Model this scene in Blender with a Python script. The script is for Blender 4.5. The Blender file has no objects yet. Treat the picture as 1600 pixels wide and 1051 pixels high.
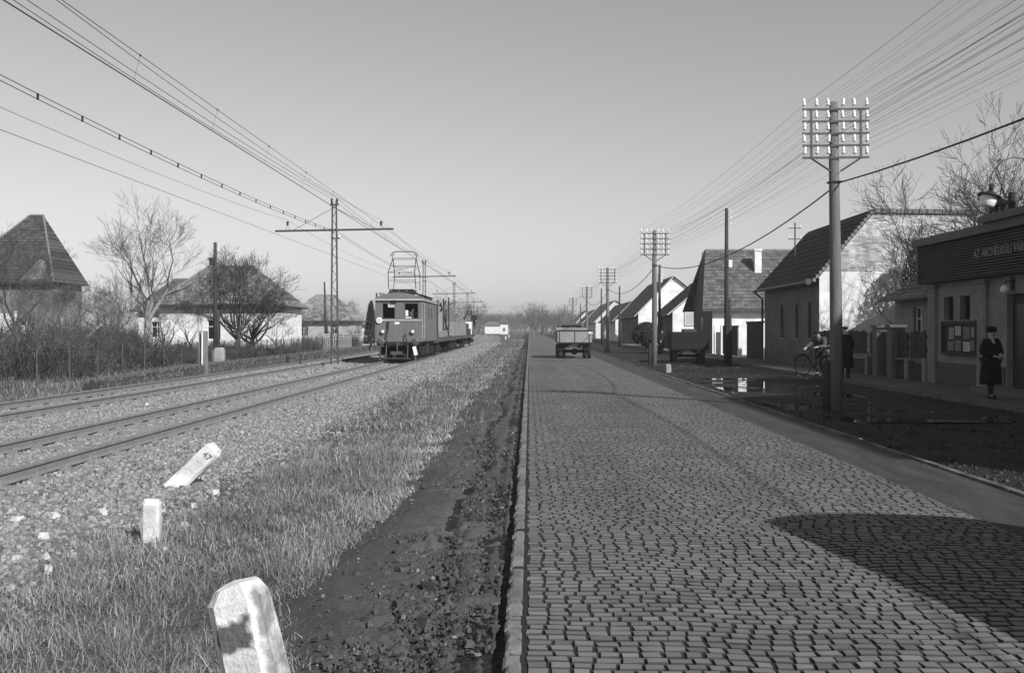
import bpy, math, random
import numpy as np
from mathutils import Vector, Matrix
R = math.radians; PI = math.pi
random.seed(7); rng = np.random.default_rng(7)
sc = bpy.context.scene; col = sc.collection
# ---------------------------------------------------------------- camera, sky, sun, exposure
cd = bpy.data.cameras.new('camera'); cam = bpy.data.objects.new('camera', cd); col.objects.link(cam)
cam.location = (0, 0, 1.65); cam.rotation_euler = (R(90-.376), 0, R(.967))
cd.sensor_width = 36; cd.lens = 36; cd.clip_start = .1; cd.clip_end = 6000; sc.camera = cam
SUN_EL, SUN_AZ = 36, 138.7            # azimuth clockwise from +Y
w = bpy.data.worlds.new('World'); sc.world = w; w.use_nodes = True
nt = w.node_tree; nt.nodes.clear()
sky = nt.nodes.new('ShaderNodeTexSky'); sky.sky_type = 'NISHITA'; sky.sun_disc = False
sky.sun_elevation = R(SUN_EL); sky.sun_rotation = R(SUN_AZ); sky.air_density = 1.7; sky.dust_density = .4; sky.ozone_density = 1.0
bw = nt.nodes.new('ShaderNodeRGBToBW'); bg = nt.nodes.new('ShaderNodeBackground'); wo = nt.nodes.new('ShaderNodeOutputWorld')
nt.links.new(sky.outputs[0], bw.inputs[0]); nt.links.new(bw.outputs[0], bg.inputs[0]); nt.links.new(bg.outputs[0], wo.inputs[0])
bg.inputs[1].default_value = .09
sd = bpy.data.lights.new('sun', 'SUN'); sd.energy = 5.0; sd.angle = R(.8); sd.color = (1, 1, 1)
so = bpy.data.objects.new('sun', sd); col.objects.link(so)
az = R(SUN_AZ); el = R(SUN_EL)
tosun = Vector((math.sin(az)*math.cos(el), math.cos(az)*math.cos(el), math.sin(el)))
so.rotation_euler = tosun.to_track_quat('Z', 'Y').to_euler()
sc.view_settings.view_transform = 'Standard'; sc.view_settings.look = 'None'
sc.view_settings.exposure = 0.1; sc.view_settings.gamma = 1
F = 1600.0
def fx(px, Y): return (px-827)/F*Y              # real X of a photo column at distance Y
def fz(py, Y): return 1.65+(515-py)/F*Y         # real height of a photo row at distance Y
# ---------------------------------------------------------------- materials (black and white film: all greys)
MATS = {}
def mat(name, c, var=.25, scale=4., rough=.85, bump=.0, bscale=30., tex=None, stretch=(1, 1, 1), attr=False, metal=0., spec=.3, stain=0.):
    if name in MATS: return MATS[name]
    m = bpy.data.materials.new(name); m.use_nodes = True; t = m.node_tree; N = t.nodes; L = t.links
    b = N['Principled BSDF']; b.inputs['Roughness'].default_value = rough; b.inputs['Metallic'].default_value = metal
    b.inputs['Specular IOR Level'].default_value = spec
    tc = N.new('ShaderNodeTexCoord'); mp = N.new('ShaderNodeMapping'); L.new(tc.outputs['Object'], mp.inputs[0]); mp.inputs['Scale'].default_value = stretch
    def math_(op, a, bb):
        n = N.new('ShaderNodeMath'); n.operation = op
        for i, v in enumerate((a, bb)):
            if isinstance(v, (int, float)): n.inputs[i].default_value = v
            else: L.new(v, n.inputs[i])
        return n.outputs[0]
    def noise(s, d=5, r=.6):
        n = N.new('ShaderNodeTexNoise'); L.new(mp.outputs[0], n.inputs[0]); n.inputs['Scale'].default_value = s
        n.inputs['Detail'].default_value = d; n.inputs['Roughness'].default_value = r; return n.outputs[0]
    n1 = noise(scale); n2 = noise(scale*9, 3)
    v = math_('ADD', math_('MULTIPLY', math_('SUBTRACT', n1, .5), 3.0*var), math_('MULTIPLY', math_('SUBTRACT', n2, .5), 1.6*var))
    val = math_('MULTIPLY', math_('ADD', v, 1.0), c)
    h = noise(bscale, 4)
    if tex in ('brickX', 'brickY', 'tileX', 'tileY', 'brickfine'):
        sx = N.new('ShaderNodeSeparateXYZ'); L.new(tc.outputs['Object'], sx.inputs[0]); cx = N.new('ShaderNodeCombineXYZ')
        L.new(sx.outputs[0 if tex[-1] == 'X' else 1], cx.inputs[0]); L.new(sx.outputs[2], cx.inputs[1])
        br = N.new('ShaderNodeTexBrick'); L.new(cx.outputs[0], br.inputs[0])
        tile = tex.startswith('tile')
        br.inputs['Scale'].default_value = 1; br.inputs['Brick Width'].default_value = .26 if tile else .27
        br.inputs['Row Height'].default_value = .21 if tile else .085; br.inputs['Mortar Size'].default_value = .014 if tile else .011
        br.inputs['Mortar Smooth'].default_value = .4; br.inputs['Bias'].default_value = 0
        br.inputs['Color1'].default_value = (.62,)*3+(1,); br.inputs['Color2'].default_value = (1.3,)*3+(1,); br.inputs['Mortar'].default_value = ((.35,)*3 if tile else (.7,)*3)+(1,)
        val = math_('MULTIPLY', val, br.outputs[0]); h = math_('ADD', math_('MULTIPLY', h, .3), math_('SUBTRACT', 1.0, br.outputs['Fac']))
    if tex in ('planksZ', 'planksX', 'planksY'):       # board joints
        sx = N.new('ShaderNodeSeparateXYZ'); L.new(tc.outputs['Object'], sx.inputs[0])
        f = math_('FRACT', math_('MULTIPLY', sx.outputs['XYZ'.index(tex[-1])], 7.0), 0)
        k = math_('GREATER_THAN', f, .1); wn = N.new('ShaderNodeTexWhiteNoise'); wn.noise_dimensions = '1D'
        L.new(math_('FLOOR', math_('MULTIPLY', sx.outputs['XYZ'.index(tex[-1])], 7.0), 0), wn.inputs['W'])
        val = math_('MULTIPLY', val, math_('MULTIPLY', math_('ADD', math_('MULTIPLY', k, .7), .3), math_('ADD', math_('MULTIPLY', wn.outputs[0], .5), .75)))
        h = math_('ADD', h, k)
    if stain:                                           # damp, dirt and peeled patches
        s = noise(1.3, 8, .7); r = N.new('ShaderNodeValToRGB'); L.new(s, r.inputs[0])
        r.color_ramp.elements[0].position = .42; r.color_ramp.elements[1].position = .56
        r.color_ramp.elements[0].color = (1-stain,)*3+(1,); r.color_ramp.elements[1].color = (1, 1, 1, 1)
        val = math_('MULTIPLY', val, r.outputs[0])
    if attr:
        a = N.new('ShaderNodeAttribute'); a.attribute_name = 'v'; val = math_('MULTIPLY', val, a.outputs['Fac'])
    val = math_('MAXIMUM', val, .004)
    L.new(val, b.inputs['Base Color'])
    if bump:
        bn = N.new('ShaderNodeBump'); bn.inputs['Strength'].default_value = bump; bn.inputs['Distance'].default_value = .02
        L.new(h, bn.inputs['Height']); L.new(bn.outputs[0], b.inputs['Normal'])
    MATS[name] = m; return m
wood_pole = mat('weathered_pole_wood', .15, .3, 3, .85, .4, 40, stretch=(6, 6, .6))
dark_wood = mat('dark_wood', .045, .35, 3, .85, .3, 40)
fence_wood = mat('old_fence_boards', .055, .3, 3, .85, .4, 30, tex='planksY')
steel = mat('dull_steel', .09, .25, 6, .55, .1, 60, metal=.3)
black = mat('black_metal', .02, .3, 6, .6)
rubber = mat('rubber', .03, .2, 5, .9)
porcelain = mat('white_porcelain', .85, .05, 5, .25, spec=.6)
wire_m = mat('dark_wire', .03, .1, 3, .6)
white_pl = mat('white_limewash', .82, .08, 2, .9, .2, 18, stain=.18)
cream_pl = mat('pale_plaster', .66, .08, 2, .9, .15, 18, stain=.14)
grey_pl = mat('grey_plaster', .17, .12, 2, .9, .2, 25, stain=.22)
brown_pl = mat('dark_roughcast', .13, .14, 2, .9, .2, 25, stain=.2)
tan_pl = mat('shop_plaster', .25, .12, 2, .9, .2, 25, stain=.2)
dado_m = mat('dark_dado', .09, .2, 3, .9, .2, 30)
brick_w = mat('washed_brick', .58, .25, 4, .9, .5, 20, tex='brickX', stain=.35)
brick_d = mat('dark_brick', .06, .25, 4, .9, .5, 20, tex='brickY')
tile_dY = mat('dark_roof_tiles', .045, .3, 2, .9, .6, 25, tex='tileY')
tile_gX = mat('grey_roof_tiles', .13, .25, 2, .9, .6, 25, tex='tileX', stain=.2)
tile_gY = mat('old_roof_tiles', .11, .3, 2, .9, .6, 25, tex='tileY')
tile_lX = mat('pale_roof_tiles', .2, .25, 2, .9, .5, 25, tex='tileX')
thatch = mat('steep_shingle_roof', .075, .35, 3, .95, .6, 30, tex='tileX')
glass_d = mat('dark_window_glass', .012, .3, 3, .3, spec=.25)
paint_w = mat('white_paint', .75, .08, 4, .6)
paper = mat('pale_paper', .6, .25, 6, .8)
concrete = mat('concrete', .3, .15, 4, .9, .3, 50)
pave_m = mat('sidewalk_concrete', .13, .2, 2, .85, .3, 30, stain=.25)
bark = mat('grey_bark', .12, .3, 8, .9, .4, 30)
bark_l = mat('pale_bark', .34, .3, 8, .9, .3, 30)
twig_m = mat('twigs', .06, .25, 2, .9)
twig_l = mat('light_twigs', .085, .3, 2, .9)
twig_f = mat('far_twigs', .10, .2, 1, .9)
leaf_m = mat('dark_evergreen_leaves', .045, .4, 3, .8)
loco_m = mat('locomotive_paint', .15, .16, 2, .55, .08, 25, spec=.4, stretch=(3, 3, .5), stain=.15)
loco_r = mat('locomotive_roof', .16, .2, 3, .7)
trim_m = mat('pale_trim', .5, .15, 5, .6)
skin_m = mat('skin', .42, .08, 5, .6)
coat_m = mat('black_wool', .012, .3, 6, .95, .3, 80)
cloth_m = mat('worn_grey_cloth', .07, .3, 6, .95, .3, 80)
cloth_d = mat('dark_cloth', .025, .3, 6, .95, .3, 80)
canvas_m = mat('canvas', .24, .2, 3, .9, .4, 12)
truck_m = mat('truck_bed_boards', .27, .18, 4, .85, .3, 30)
cart_m = mat('shade_dark_cart_boards', .018, .3, 4, .9, .3, 30, tex='planksZ')  # board colour darkened to stand in for house shade over the cart
rail_m = mat('rusty_rail', .19, .25, 5, .75, .25, 60)
sleeper_m = mat('dusty_sleeper', .23, .35, 5, .95, .4, 40)
hedge_m = mat('dry_hedge', .14, .3, 3, .95, attr=True)
grass_m = mat('dry_grass', .20, .25, .8, .9, attr=True)
gravel_m = mat('ballast_stone', .23, .2, 6, .9, attr=True)
sett_m = mat('granite_sett', .135, .12, .7, .7, .15, 120, attr=True, spec=.4)
mud_m = mat('ploughed_mud', .062, .35, 1.5, .95, 1., 28, attr=True)
letters_m = mat('faded_letters', .26, .15, 8, .8)
marker_m = mat('whitewashed_stone', .76, .14, 9, .9, .5, 40, stain=.35)
# ---------------------------------------------------------------- helpers
class MB:
    def __init__(s): s.v = []; s.f = []
    def add(s, vs, fs):
        o = len(s.v); s.v += [tuple(p) for p in vs]; s.f += [tuple(i+o for i in f) for f in fs]; return s
    def box(s, x0, x1, y0, y1, z0, z1, rz=0, rx=0, ry=0):
        c = Vector(((x0+x1)/2, (y0+y1)/2, (z0+z1)/2)); M = Matrix.Rotation(rz, 3, 'Z') @ Matrix.Rotation(rx, 3, 'X') @ Matrix.Rotation(ry, 3, 'Y')
        vs = [c+M @ (Vector((x, y, z))-c) for z in (z0, z1) for x, y in ((x0, y0), (x1, y0), (x1, y1), (x0, y1))]
        return s.add(vs, [(0, 3, 2, 1), (4, 5, 6, 7), (0, 1, 5, 4), (1, 2, 6, 5), (2, 3, 7, 6), (3, 0, 4, 7)])
    def tube(s, pts, rs, n=8, cap=True):
        pts = [Vector(p) for p in pts]; rs = [rs]*len(pts) if isinstance(rs, (int, float)) else rs
        o = len(s.v); u = None
        for i, p in enumerate(pts):
            d = (pts[min(i+1, len(pts)-1)]-pts[max(i-1, 0)]).normalized()
            if u is None:
                u = d.cross(Vector((0, 0, 1)) if abs(d.z) < .9 else Vector((1, 0, 0))).normalized()
            u = (u-d*u.dot(d)).normalized(); w_ = d.cross(u)
            for k in range(n):
                a = 2*PI*k/n; s.v.append(tuple(p+(u*math.cos(a)+w_*math.sin(a))*rs[i]))
        for i in range(len(pts)-1):
            for k in range(n):
                a = o+i*n+k; b = o+i*n+(k+1) % n; s.f.append((a, b, b+n, a+n))
        if cap: s.f.append(tuple(o+k for k in range(n))[::-1]); s.f.append(tuple(o+(len(pts)-1)*n+k for k in range(n)))
        return s
    def lathe(s, prof, c=(0, 0, 0), n=16, axis='Z', sx=1, sy=1):
        o = len(s.v); c = Vector(c)
        for r, h in prof:
            for k in range(n):
                a = 2*PI*k/n; x, y = r*math.cos(a)*sx, r*math.sin(a)*sy
                p = {'Z': (x, y, h), 'Y': (x, h, y), 'X': (h, x, y)}[axis]; s.v.append(tuple(c+Vector(p)))
        for i in range(len(prof)-1):
            for k in range(n):
                a = o+i*n+k; b = o+i*n+(k+1) % n; s.f.append((a, b, b+n, a+n))
        s.f.append(tuple(o+k for k in range(n))[::-1]); s.f.append(tuple(o+(len(prof)-1)*n+k for k in range(n)))
        return s
    def prism(s, poly, a0, a1, axis='Y'):      # poly in the plane across the axis
        n = len(poly)
        f = {'Y': lambda p, a: (p[0], a, p[1]), 'X': lambda p, a: (a, p[0], p[1]), 'Z': lambda p, a: (p[0], p[1], a)}[axis]
        return s.add([f(p, a0) for p in poly]+[f(p, a1) for p in poly],
                     [tuple(range(n))[::-1], tuple(range(n, 2*n))]+[(i, (i+1) % n, (i+1) % n+n, i+n) for i in range(n)])
    def slope(s, a, b, c, d, row=.34, th=.07, lift=.028):   # tiled slope: a-b eave, d-c ridge; overlapping courses
        a, b, c, d = map(Vector, (a, b, c, d)); nrm = (b-a).cross(d-a)
        if nrm.length < 1e-6: nrm = (b-a).cross(c-a)
        nrm.normalize()
        if nrm.z < 0: nrm = -nrm
        L = max((d-a).length, (c-b).length); n = max(3, int(L/row))
        s.add([a-nrm*th, b-nrm*th, c-nrm*th, d-nrm*th, a, b, c, d], [(0, 1, 2, 3), (0, 1, 5, 4), (1, 2, 6, 5), (3, 0, 4, 7)])
        for i in range(n):
            t0, t1 = i/n, (i+1)/n
            p, q = a.lerp(d, t0), b.lerp(c, t0); p2, q2 = a.lerp(d, t1), b.lerp(c, t1)
            s.add([p+nrm*.002, q+nrm*.002, q+nrm*lift, p+nrm*lift, q2+nrm*.004, p2+nrm*.004], [(0, 1, 2, 3), (3, 2, 4, 5), (1, 4, 2), (0, 3, 5)])
        return s
    def wall(s, O, U, V, W, H, holes=(), depth=.15):   # real openings with reveals; N = U x V points outwards
        O, U, V = Vector(O), Vector(U), Vector(V); N = U.cross(V)
        us = sorted({0, W, *[h[0] for h in holes], *[h[1] for h in holes]}); vs = sorted({0, H, *[h[2] for h in holes], *[h[3] for h in holes]})
        P = lambda u, v, d=0: O+U*u+V*v-N*d
        for i in range(len(us)-1):
            for j in range(len(vs)-1):
                u, v = (us[i]+us[i+1])/2, (vs[j]+vs[j+1])/2
                if any(h[0] < u < h[1] and h[2] < v < h[3] for h in holes): continue
                s.add([P(us[i], vs[j]), P(us[i+1], vs[j]), P(us[i+1], vs[j+1]), P(us[i], vs[j+1])], [(0, 1, 2, 3)])
        for h in holes:
            u0, u1, v0, v1 = h[:4]; q = [(u0, v0), (u1, v0), (u1, v1), (u0, v1)]
            for k in range(4):
                a, b = q[k], q[(k+1) % 4]
                s.add([P(*a), P(*b), P(*b, depth), P(*a, depth)], [(0, 1, 2, 3)])
        return s
    def build(s, name, m, parent=None, smooth=False, loc=None):
        me = bpy.data.meshes.new(name); me.from_pydata(s.v, [], s.f); me.materials.append(m)
        if smooth: me.polygons.foreach_set('use_smooth', [True]*len(me.polygons))
        me.update(); o = bpy.data.objects.new(name, me); col.objects.link(o)
        if parent: o.parent = parent
        if loc: o.location = loc
        return o
def tag(o, label=None, cat=None, group=None, kind=None):
    if label: o['label'] = label
    if cat: o['category'] = cat
    if group: o['group'] = group
    if kind: o['kind'] = kind
    return o
def thing(name, label, cat, loc=(0, 0, 0), rz=0, group=None):
    o = bpy.data.objects.new(name, None); o.empty_display_size = .1; col.objects.link(o); o.location = loc; o.rotation_euler.z = rz
    return tag(o, label, cat, group)
KIDS = lambda o: [c for c in list(bpy.data.objects) if c.parent == o]
def dup(o, loc=None, rz=None, label=None, scale=None, parent=None, first=True):
    c = o.copy(); col.objects.link(c)
    if parent: c.parent = parent
    if loc is not None: c.location = loc
    if rz is not None: c.rotation_euler.z = rz
    if scale is not None: c.scale = scale if isinstance(scale, tuple) else (scale,)*3
    if label: c['label'] = label
    for k in o.children: dup(k, parent=c)
    return c
def npmesh(name, V, Fc, m, attr=None, smooth=False, parent=None):
    me = bpy.data.meshes.new(name); n = Fc.shape[1]
    me.vertices.add(len(V)); me.vertices.foreach_set('co', V.astype(np.float32).ravel())
    me.loops.add(Fc.size); me.loops.foreach_set('vertex_index', Fc.astype(np.int32).ravel())
    me.polygons.add(len(Fc)); me.polygons.foreach_set('loop_start', np.arange(0, Fc.size, n, dtype=np.int32))
    try: me.polygons.foreach_set('loop_total', np.full(len(Fc), n, dtype=np.int32))
    except Exception: pass
    me.polygons.foreach_set('use_smooth', np.full(len(Fc), bool(smooth)))
    if attr is not None:
        a = me.attributes.new('v', 'FLOAT', 'POINT'); a.data.foreach_set('value', attr.astype(np.float32))
    me.update(); me.validate(); me.materials.append(m)
    o = bpy.data.objects.new(name, me); col.objects.link(o)
    if parent: o.parent = parent
    return o
def vn(x, y, s=1., seed=0):                      # value noise 0..1
    x = np.asarray(x, float)*s+seed*17.3; y = np.asarray(y, float)*s+seed*7.7
    xi, yi = np.floor(x), np.floor(y); fx_, fy_ = x-xi, y-yi; fx_ = fx_*fx_*(3-2*fx_); fy_ = fy_*fy_*(3-2*fy_)
    h = lambda a, b: np.modf(np.abs(np.sin(a*127.1+b*311.7)*43758.5453))[0]
    return (h(xi, yi)*(1-fx_)+h(xi+1, yi)*fx_)*(1-fy_)+(h(xi, yi+1)*(1-fx_)+h(xi+1, yi+1)*fx_)*fy_
def curve(Y): return -np.maximum(0, np.asarray(Y, float)-60)**2*1e-4*(np.asarray(Y) < 9e9)     # the line bends gently left
def gh(x, y):
    x = np.asarray(x, float); y = np.asarray(y, float)
    b = np.interp(x, [-60, -20, -14, -12.6, -12, -5, -4, -3, -1.6, -.9, -.3, -.14, 0, 4.9, 5.1, 5.4, 7, 9.4, 10, 12, 60],
                  [-.1, -.1, -.15, -.22, -.135, -.135, -.14, -.15, -.15, -.12, -.09, -.09, -.09, -.09, -.09, -.05, -.065, -.03, -.02, -.02, 0])
    p, q = x*.8+y*.6+.3*np.sin(y*1.3), y*.8-x*.6+.3*np.sin(x*1.7)
    n = (vn(p, q, .7, 1)-.5)*.07+(vn(q, p, 1.9, 2)-.5)*.045+(vn(p, q, 4.7, 3)-.5)*.03
    k = np.interp(x, [-14, -12, -4.5, -3, -1.3, -.5, 0, 5, 5.6, 9.5, 10, 12], [1.2, .25, .25, 1, .5, .3, .1, .1, .9, .7, .1, .2])
    return b+n*k
# ---------------------------------------------------------------- ground sheet
def growing(a, b, d0, g): 
    r = [a]
    while r[-1] < b: r.append(r[-1]+d0); d0 *= g
    return r
gx = sorted(set([round(-v, 3) for v in growing(14.5, 900, .4, 1.25)]+list(np.round(np.arange(-14, 13, .16), 3))+[round(v, 3) for v in growing(13.2, 900, .4, 1.25)]))
gy = list(np.arange(-14, 2, .8))+list(np.arange(2, 45, .22))+growing(45.2, 2500, .3, 1.045)
X, Yg = np.meshgrid(gx, gy); Z = gh(X, Yg)
V = np.stack([X.ravel(), Yg.ravel(), Z.ravel()], 1); nx = len(gx); ny = len(gy)
ii = (np.arange(ny-1)[:, None]*nx+np.arange(nx-1)[None, :]).ravel(); Fq = np.stack([ii, ii+1, ii+nx+1, ii+nx], 1)
def ground_mat():
    m = bpy.data.materials.new('ground_mix'); m.use_nodes = True; t = m.node_tree; N = t.nodes; L = t.links; b = N['Principled BSDF']
    b.inputs['Specular IOR Level'].default_value = .25
    tc = N.new('ShaderNodeTexCoord'); a = N.new('ShaderNodeAttribute'); a.attribute_name = 'zone'; sep = N.new('ShaderNodeSeparateColor'); L.new(a.outputs['Color'], sep.inputs[0])
    def no(s, d=5, k='ShaderNodeTexNoise'):
        n = N.new(k); n.inputs['Scale'].default_value = s; L.new(tc.outputs['Object'], n.inputs[0])
        if k == 'ShaderNodeTexNoise': n.inputs['Detail'].default_value = d; n.inputs['Roughness'].default_value = .65
        return n
    def mt(op, a_, b_):
        n = N.new('ShaderNodeMath'); n.operation = op
        for i, v in enumerate((a_, b_)):
            if isinstance(v, (int, float)): n.inputs[i].default_value = v
            else: L.new(v, n.inputs[i])
        return n.outputs[0]
    big = no(.6).outputs[0]; mid = no(5).outputs[0]; fine = no(40, 3).outputs[0]; vo = no(24, k='ShaderNodeTexVoronoi'); vo.inputs['Randomness'].default_value = 1
    wn = mt('MULTIPLY', mt('SUBTRACT', no(2.2, 6).outputs[0], .5), .9)
    def soft(ch):
        r = N.new('ShaderNodeMapRange'); L.new(mt('ADD', sep.outputs[ch], wn), r.inputs[0]); r.inputs[1].default_value = .35; r.inputs[2].default_value = .65; return r.outputs[0]
    vb = N.new('ShaderNodeSeparateColor'); L.new(vo.outputs['Color'], vb.inputs[0])
    grav = mt('MULTIPLY', mt('ADD', mt('MULTIPLY', vb.outputs[0], .6), .65), mt('ADD', mt('MULTIPLY', big, .16), .13))
    grass = mt('MULTIPLY', mt('ADD', mt('MULTIPLY', fine, .9), mt('MULTIPLY', mid, .9)), .10)
    mud = mt('MULTIPLY', mt('ADD', mt('MULTIPLY', mid, .9), mt('MULTIPLY', fine, .5)), .03)
    def mx(f, a_, b_):
        n = N.new('ShaderNodeMix'); n.data_type = 'FLOAT'; L.new(f, n.inputs[0]); L.new(a_, n.inputs[2]); L.new(b_, n.inputs[3]); return n.outputs[0]
    c = mx(soft(0), grass, grav); c = mx(soft(2), c, mud); L.new(c, b.inputs['Base Color'])
    r = N.new('ShaderNodeMapRange'); L.new(mt('MULTIPLY', soft(2), mid), r.inputs[0]); r.inputs[3].default_value = .95; r.inputs[4].default_value = .6; L.new(r.outputs[0], b.inputs['Roughness'])
    bn = N.new('ShaderNodeBump'); bn.inputs['Strength'].default_value = .8; bn.inputs['Distance'].default_value = .03
    L.new(mt('ADD', mt('MULTIPLY', vo.outputs[0], -1.0), mt('MULTIPLY', fine, 1.2)), bn.inputs['Height']); L.new(bn.outputs[0], b.inputs['Normal'])
    return m
ground = npmesh('ground', V, Fq, ground_mat(), smooth=True)
tr = V[:, 0]-curve(V[:, 1])
gravz = np.interp(tr, [-13.2, -12.2, -4.3, -3.0], [0, 1, 1, 0]); mudz = np.interp(V[:, 0], [-2.0, -1.2, 3, 9.8, 12.5, 14], [0, 1, 1, 1, .6, .1])
ca = ground.data.color_attributes.new('zone', 'FLOAT_COLOR', 'POINT')
ca.data.foreach_set('color', np.stack([gravz, gravz*0, mudz, gravz*0+1], 1).astype(np.float32).ravel())
tag(ground, kind='structure')
# ---------------------------------------------------------------- road
RY1 = 48.0
MB().add([(-.1, -12, -.010), (3.95, -12, -.010), (3.95, RY1, -.010), (-.1, RY1, -.010)], [(0, 1, 2, 3)]).build('road_bed', mat('joint_sand', .022, .3, 3, .9, .4, 60))['kind'] = 'structure'
vs = []; av = []
j = 0; y = 2.6; ph = 0.
prng = random.Random(3)
while y < RY1:
    x = -.03+prng.uniform(-.0, .03); ph += prng.uniform(-.5, .5)
    row = .094 if y < 30 else .11
    while x < 3.93:
        wd = prng.uniform(.09, .135); x1 = min(x+wd, 3.95)
        def yy(xx): return .042*math.sin(2*PI*xx/2.4+.5)+.018*math.sin(2*PI*xx/.9+y*.35)+.012*math.sin(y*1.7+xx*3)
        g = prng.uniform(.005, .012); gr = prng.uniform(.009, .016); yc = yy((x+x1)/2); sl_ = (yy(x1)-yy(x))*.25
        q = [(x+g, y+yc-sl_+gr), (x1-g, y+yc+sl_+gr), (x1-g, y+yc+sl_+row-gr), (x+g, y+yc-sl_+row-gr)]
        z = prng.uniform(-.002, .003)+.004*math.sin(x*1.5+1)*math.sin(y*.6); cxx = (x+x1)/2; cyy = (q[0][1]+q[2][1])/2
        j1, j2 = prng.uniform(-.006, .006), prng.uniform(-.006, .006)
        q = [(q[0][0]+j1, q[0][1]+j2), (q[1][0]+j2, q[1][1]-j1), (q[2][0]-j1, q[2][1]+j1), (q[3][0]-j2, q[3][1]-j2)]
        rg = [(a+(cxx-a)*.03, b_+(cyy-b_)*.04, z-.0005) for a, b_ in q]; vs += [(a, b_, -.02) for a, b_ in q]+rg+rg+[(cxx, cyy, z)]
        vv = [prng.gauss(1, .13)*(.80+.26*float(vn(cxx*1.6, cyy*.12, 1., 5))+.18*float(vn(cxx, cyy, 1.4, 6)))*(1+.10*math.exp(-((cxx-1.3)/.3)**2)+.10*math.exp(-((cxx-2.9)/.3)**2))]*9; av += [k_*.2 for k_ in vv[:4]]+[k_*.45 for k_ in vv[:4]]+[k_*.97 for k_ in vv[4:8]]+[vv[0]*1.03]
        x = x1
    y += row
sv = np.array(vs); nS = len(sv)//13; o9 = (np.arange(nS)*13)[:, None, None]
ft = np.array([[0, 1, 5], [0, 5, 4], [1, 2, 6], [1, 6, 5], [2, 3, 7], [2, 7, 6], [3, 0, 4], [3, 4, 7], [8, 9, 12], [9, 10, 12], [10, 11, 12], [11, 8, 12]])[None]
setts = npmesh('road_setts', sv, (o9+ft).reshape(-1, 3), sett_m, np.clip(np.array(av), .15, 1.6)); setts['kind'] = 'structure'
far_m = mat('far_setts', .11, .2, .35, .7, .3, 12, stretch=(4, .4, 1))
def strip(name, x0, x1, y0, y1, z, m, n=60, jit=0.):
    b = MB(); ys = [y0*(y1/y0)**(i/n) for i in range(n+1)] if y0 > 0 else [y0+(y1-y0)*i/n for i in range(n+1)]
    for i in range(n):
        a = [(x0, ys[i], z), (x1, ys[i], z), (x1, ys[i+1], z), (x0, ys[i+1], z)]
        b.add(a, [(0, 1, 2, 3)])
    o = b.build(name, m); o['kind'] = 'structure'; return o
strip('road', -.1, 3.95, RY1+.001, 900, -.006, far_m)
strip('road_shoulder', 3.951, 4.93, 2, 900, -.016, mat('dirty_shoulder', .06, .35, .8, .75, .8, 30, stretch=(3, .5, 1), stain=.3), 120)
kb = MB(); y = 2.4
while y < 70:
    l = random.uniform(.07, .15); w_ = random.uniform(-.014, .014); h_ = random.uniform(-.012, .008)
    kb.prism([(-.13+w_, -.14), (-.035, -.14), (-.04, h_-.004), (-.052, h_+.004), (-.11+w_, h_+.002), (-.126+w_, h_-.01)], y+.009, y+l-.009, 'Y'); y += l+(.1 if random.random() < .05 else 0)
kb.build('kerb_left', mat('kerb_stone', .19, .35, 4, .85, .5, 40, stain=.35))['kind'] = 'structure'
MB().box(-.13, -.04, 70, 700, -.1, .01).build('kerb_far', MATS['kerb_stone'])['kind'] = 'structure'
kb = MB(); y = 2.4
while y < 120:
    l = random.uniform(.6, 1.0); kb.box(4.935, 5.02, y+.01, y+l-.01, -.12, random.uniform(.0, .015)); y += l
kb.build('kerb_right', mat('pale_kerb', .15, .4, 2, .8, .3, 50, stain=.6))['kind'] = 'structure'
sw = MB().box(9.9, 12.4, -12, 400, -.1, .09).build('sidewalk', pave_m); sw['kind'] = 'structure'
water = mat('puddle_water', .012, .1, 2, .03, spec=.6)
MB().add([(5.5, 19, -.052), (9.4, 19, -.052), (9.4, 36, -.052), (5.5, 36, -.052)], [(0, 1, 2, 3)]).build('puddle_water', water)['kind'] = 'structure'
gp = MB(); pts = []
for i in range(40):
    yy_ = 12.9+i*.14; w_ = .02+.09*abs(math.sin(i*.5))*(1 if i < 34 else .3); pts.append((yy_, w_))
for (a, w0), (b, w1) in zip(pts, pts[1:]): gp.add([(5.03, a, -.028), (5.03+w0, a, -.028), (5.03+w1, b, -.028), (5.03, b, -.028)], [(0, 1, 2, 3)])
gp.build('gutter_water', water)['kind'] = 'structure'
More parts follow.
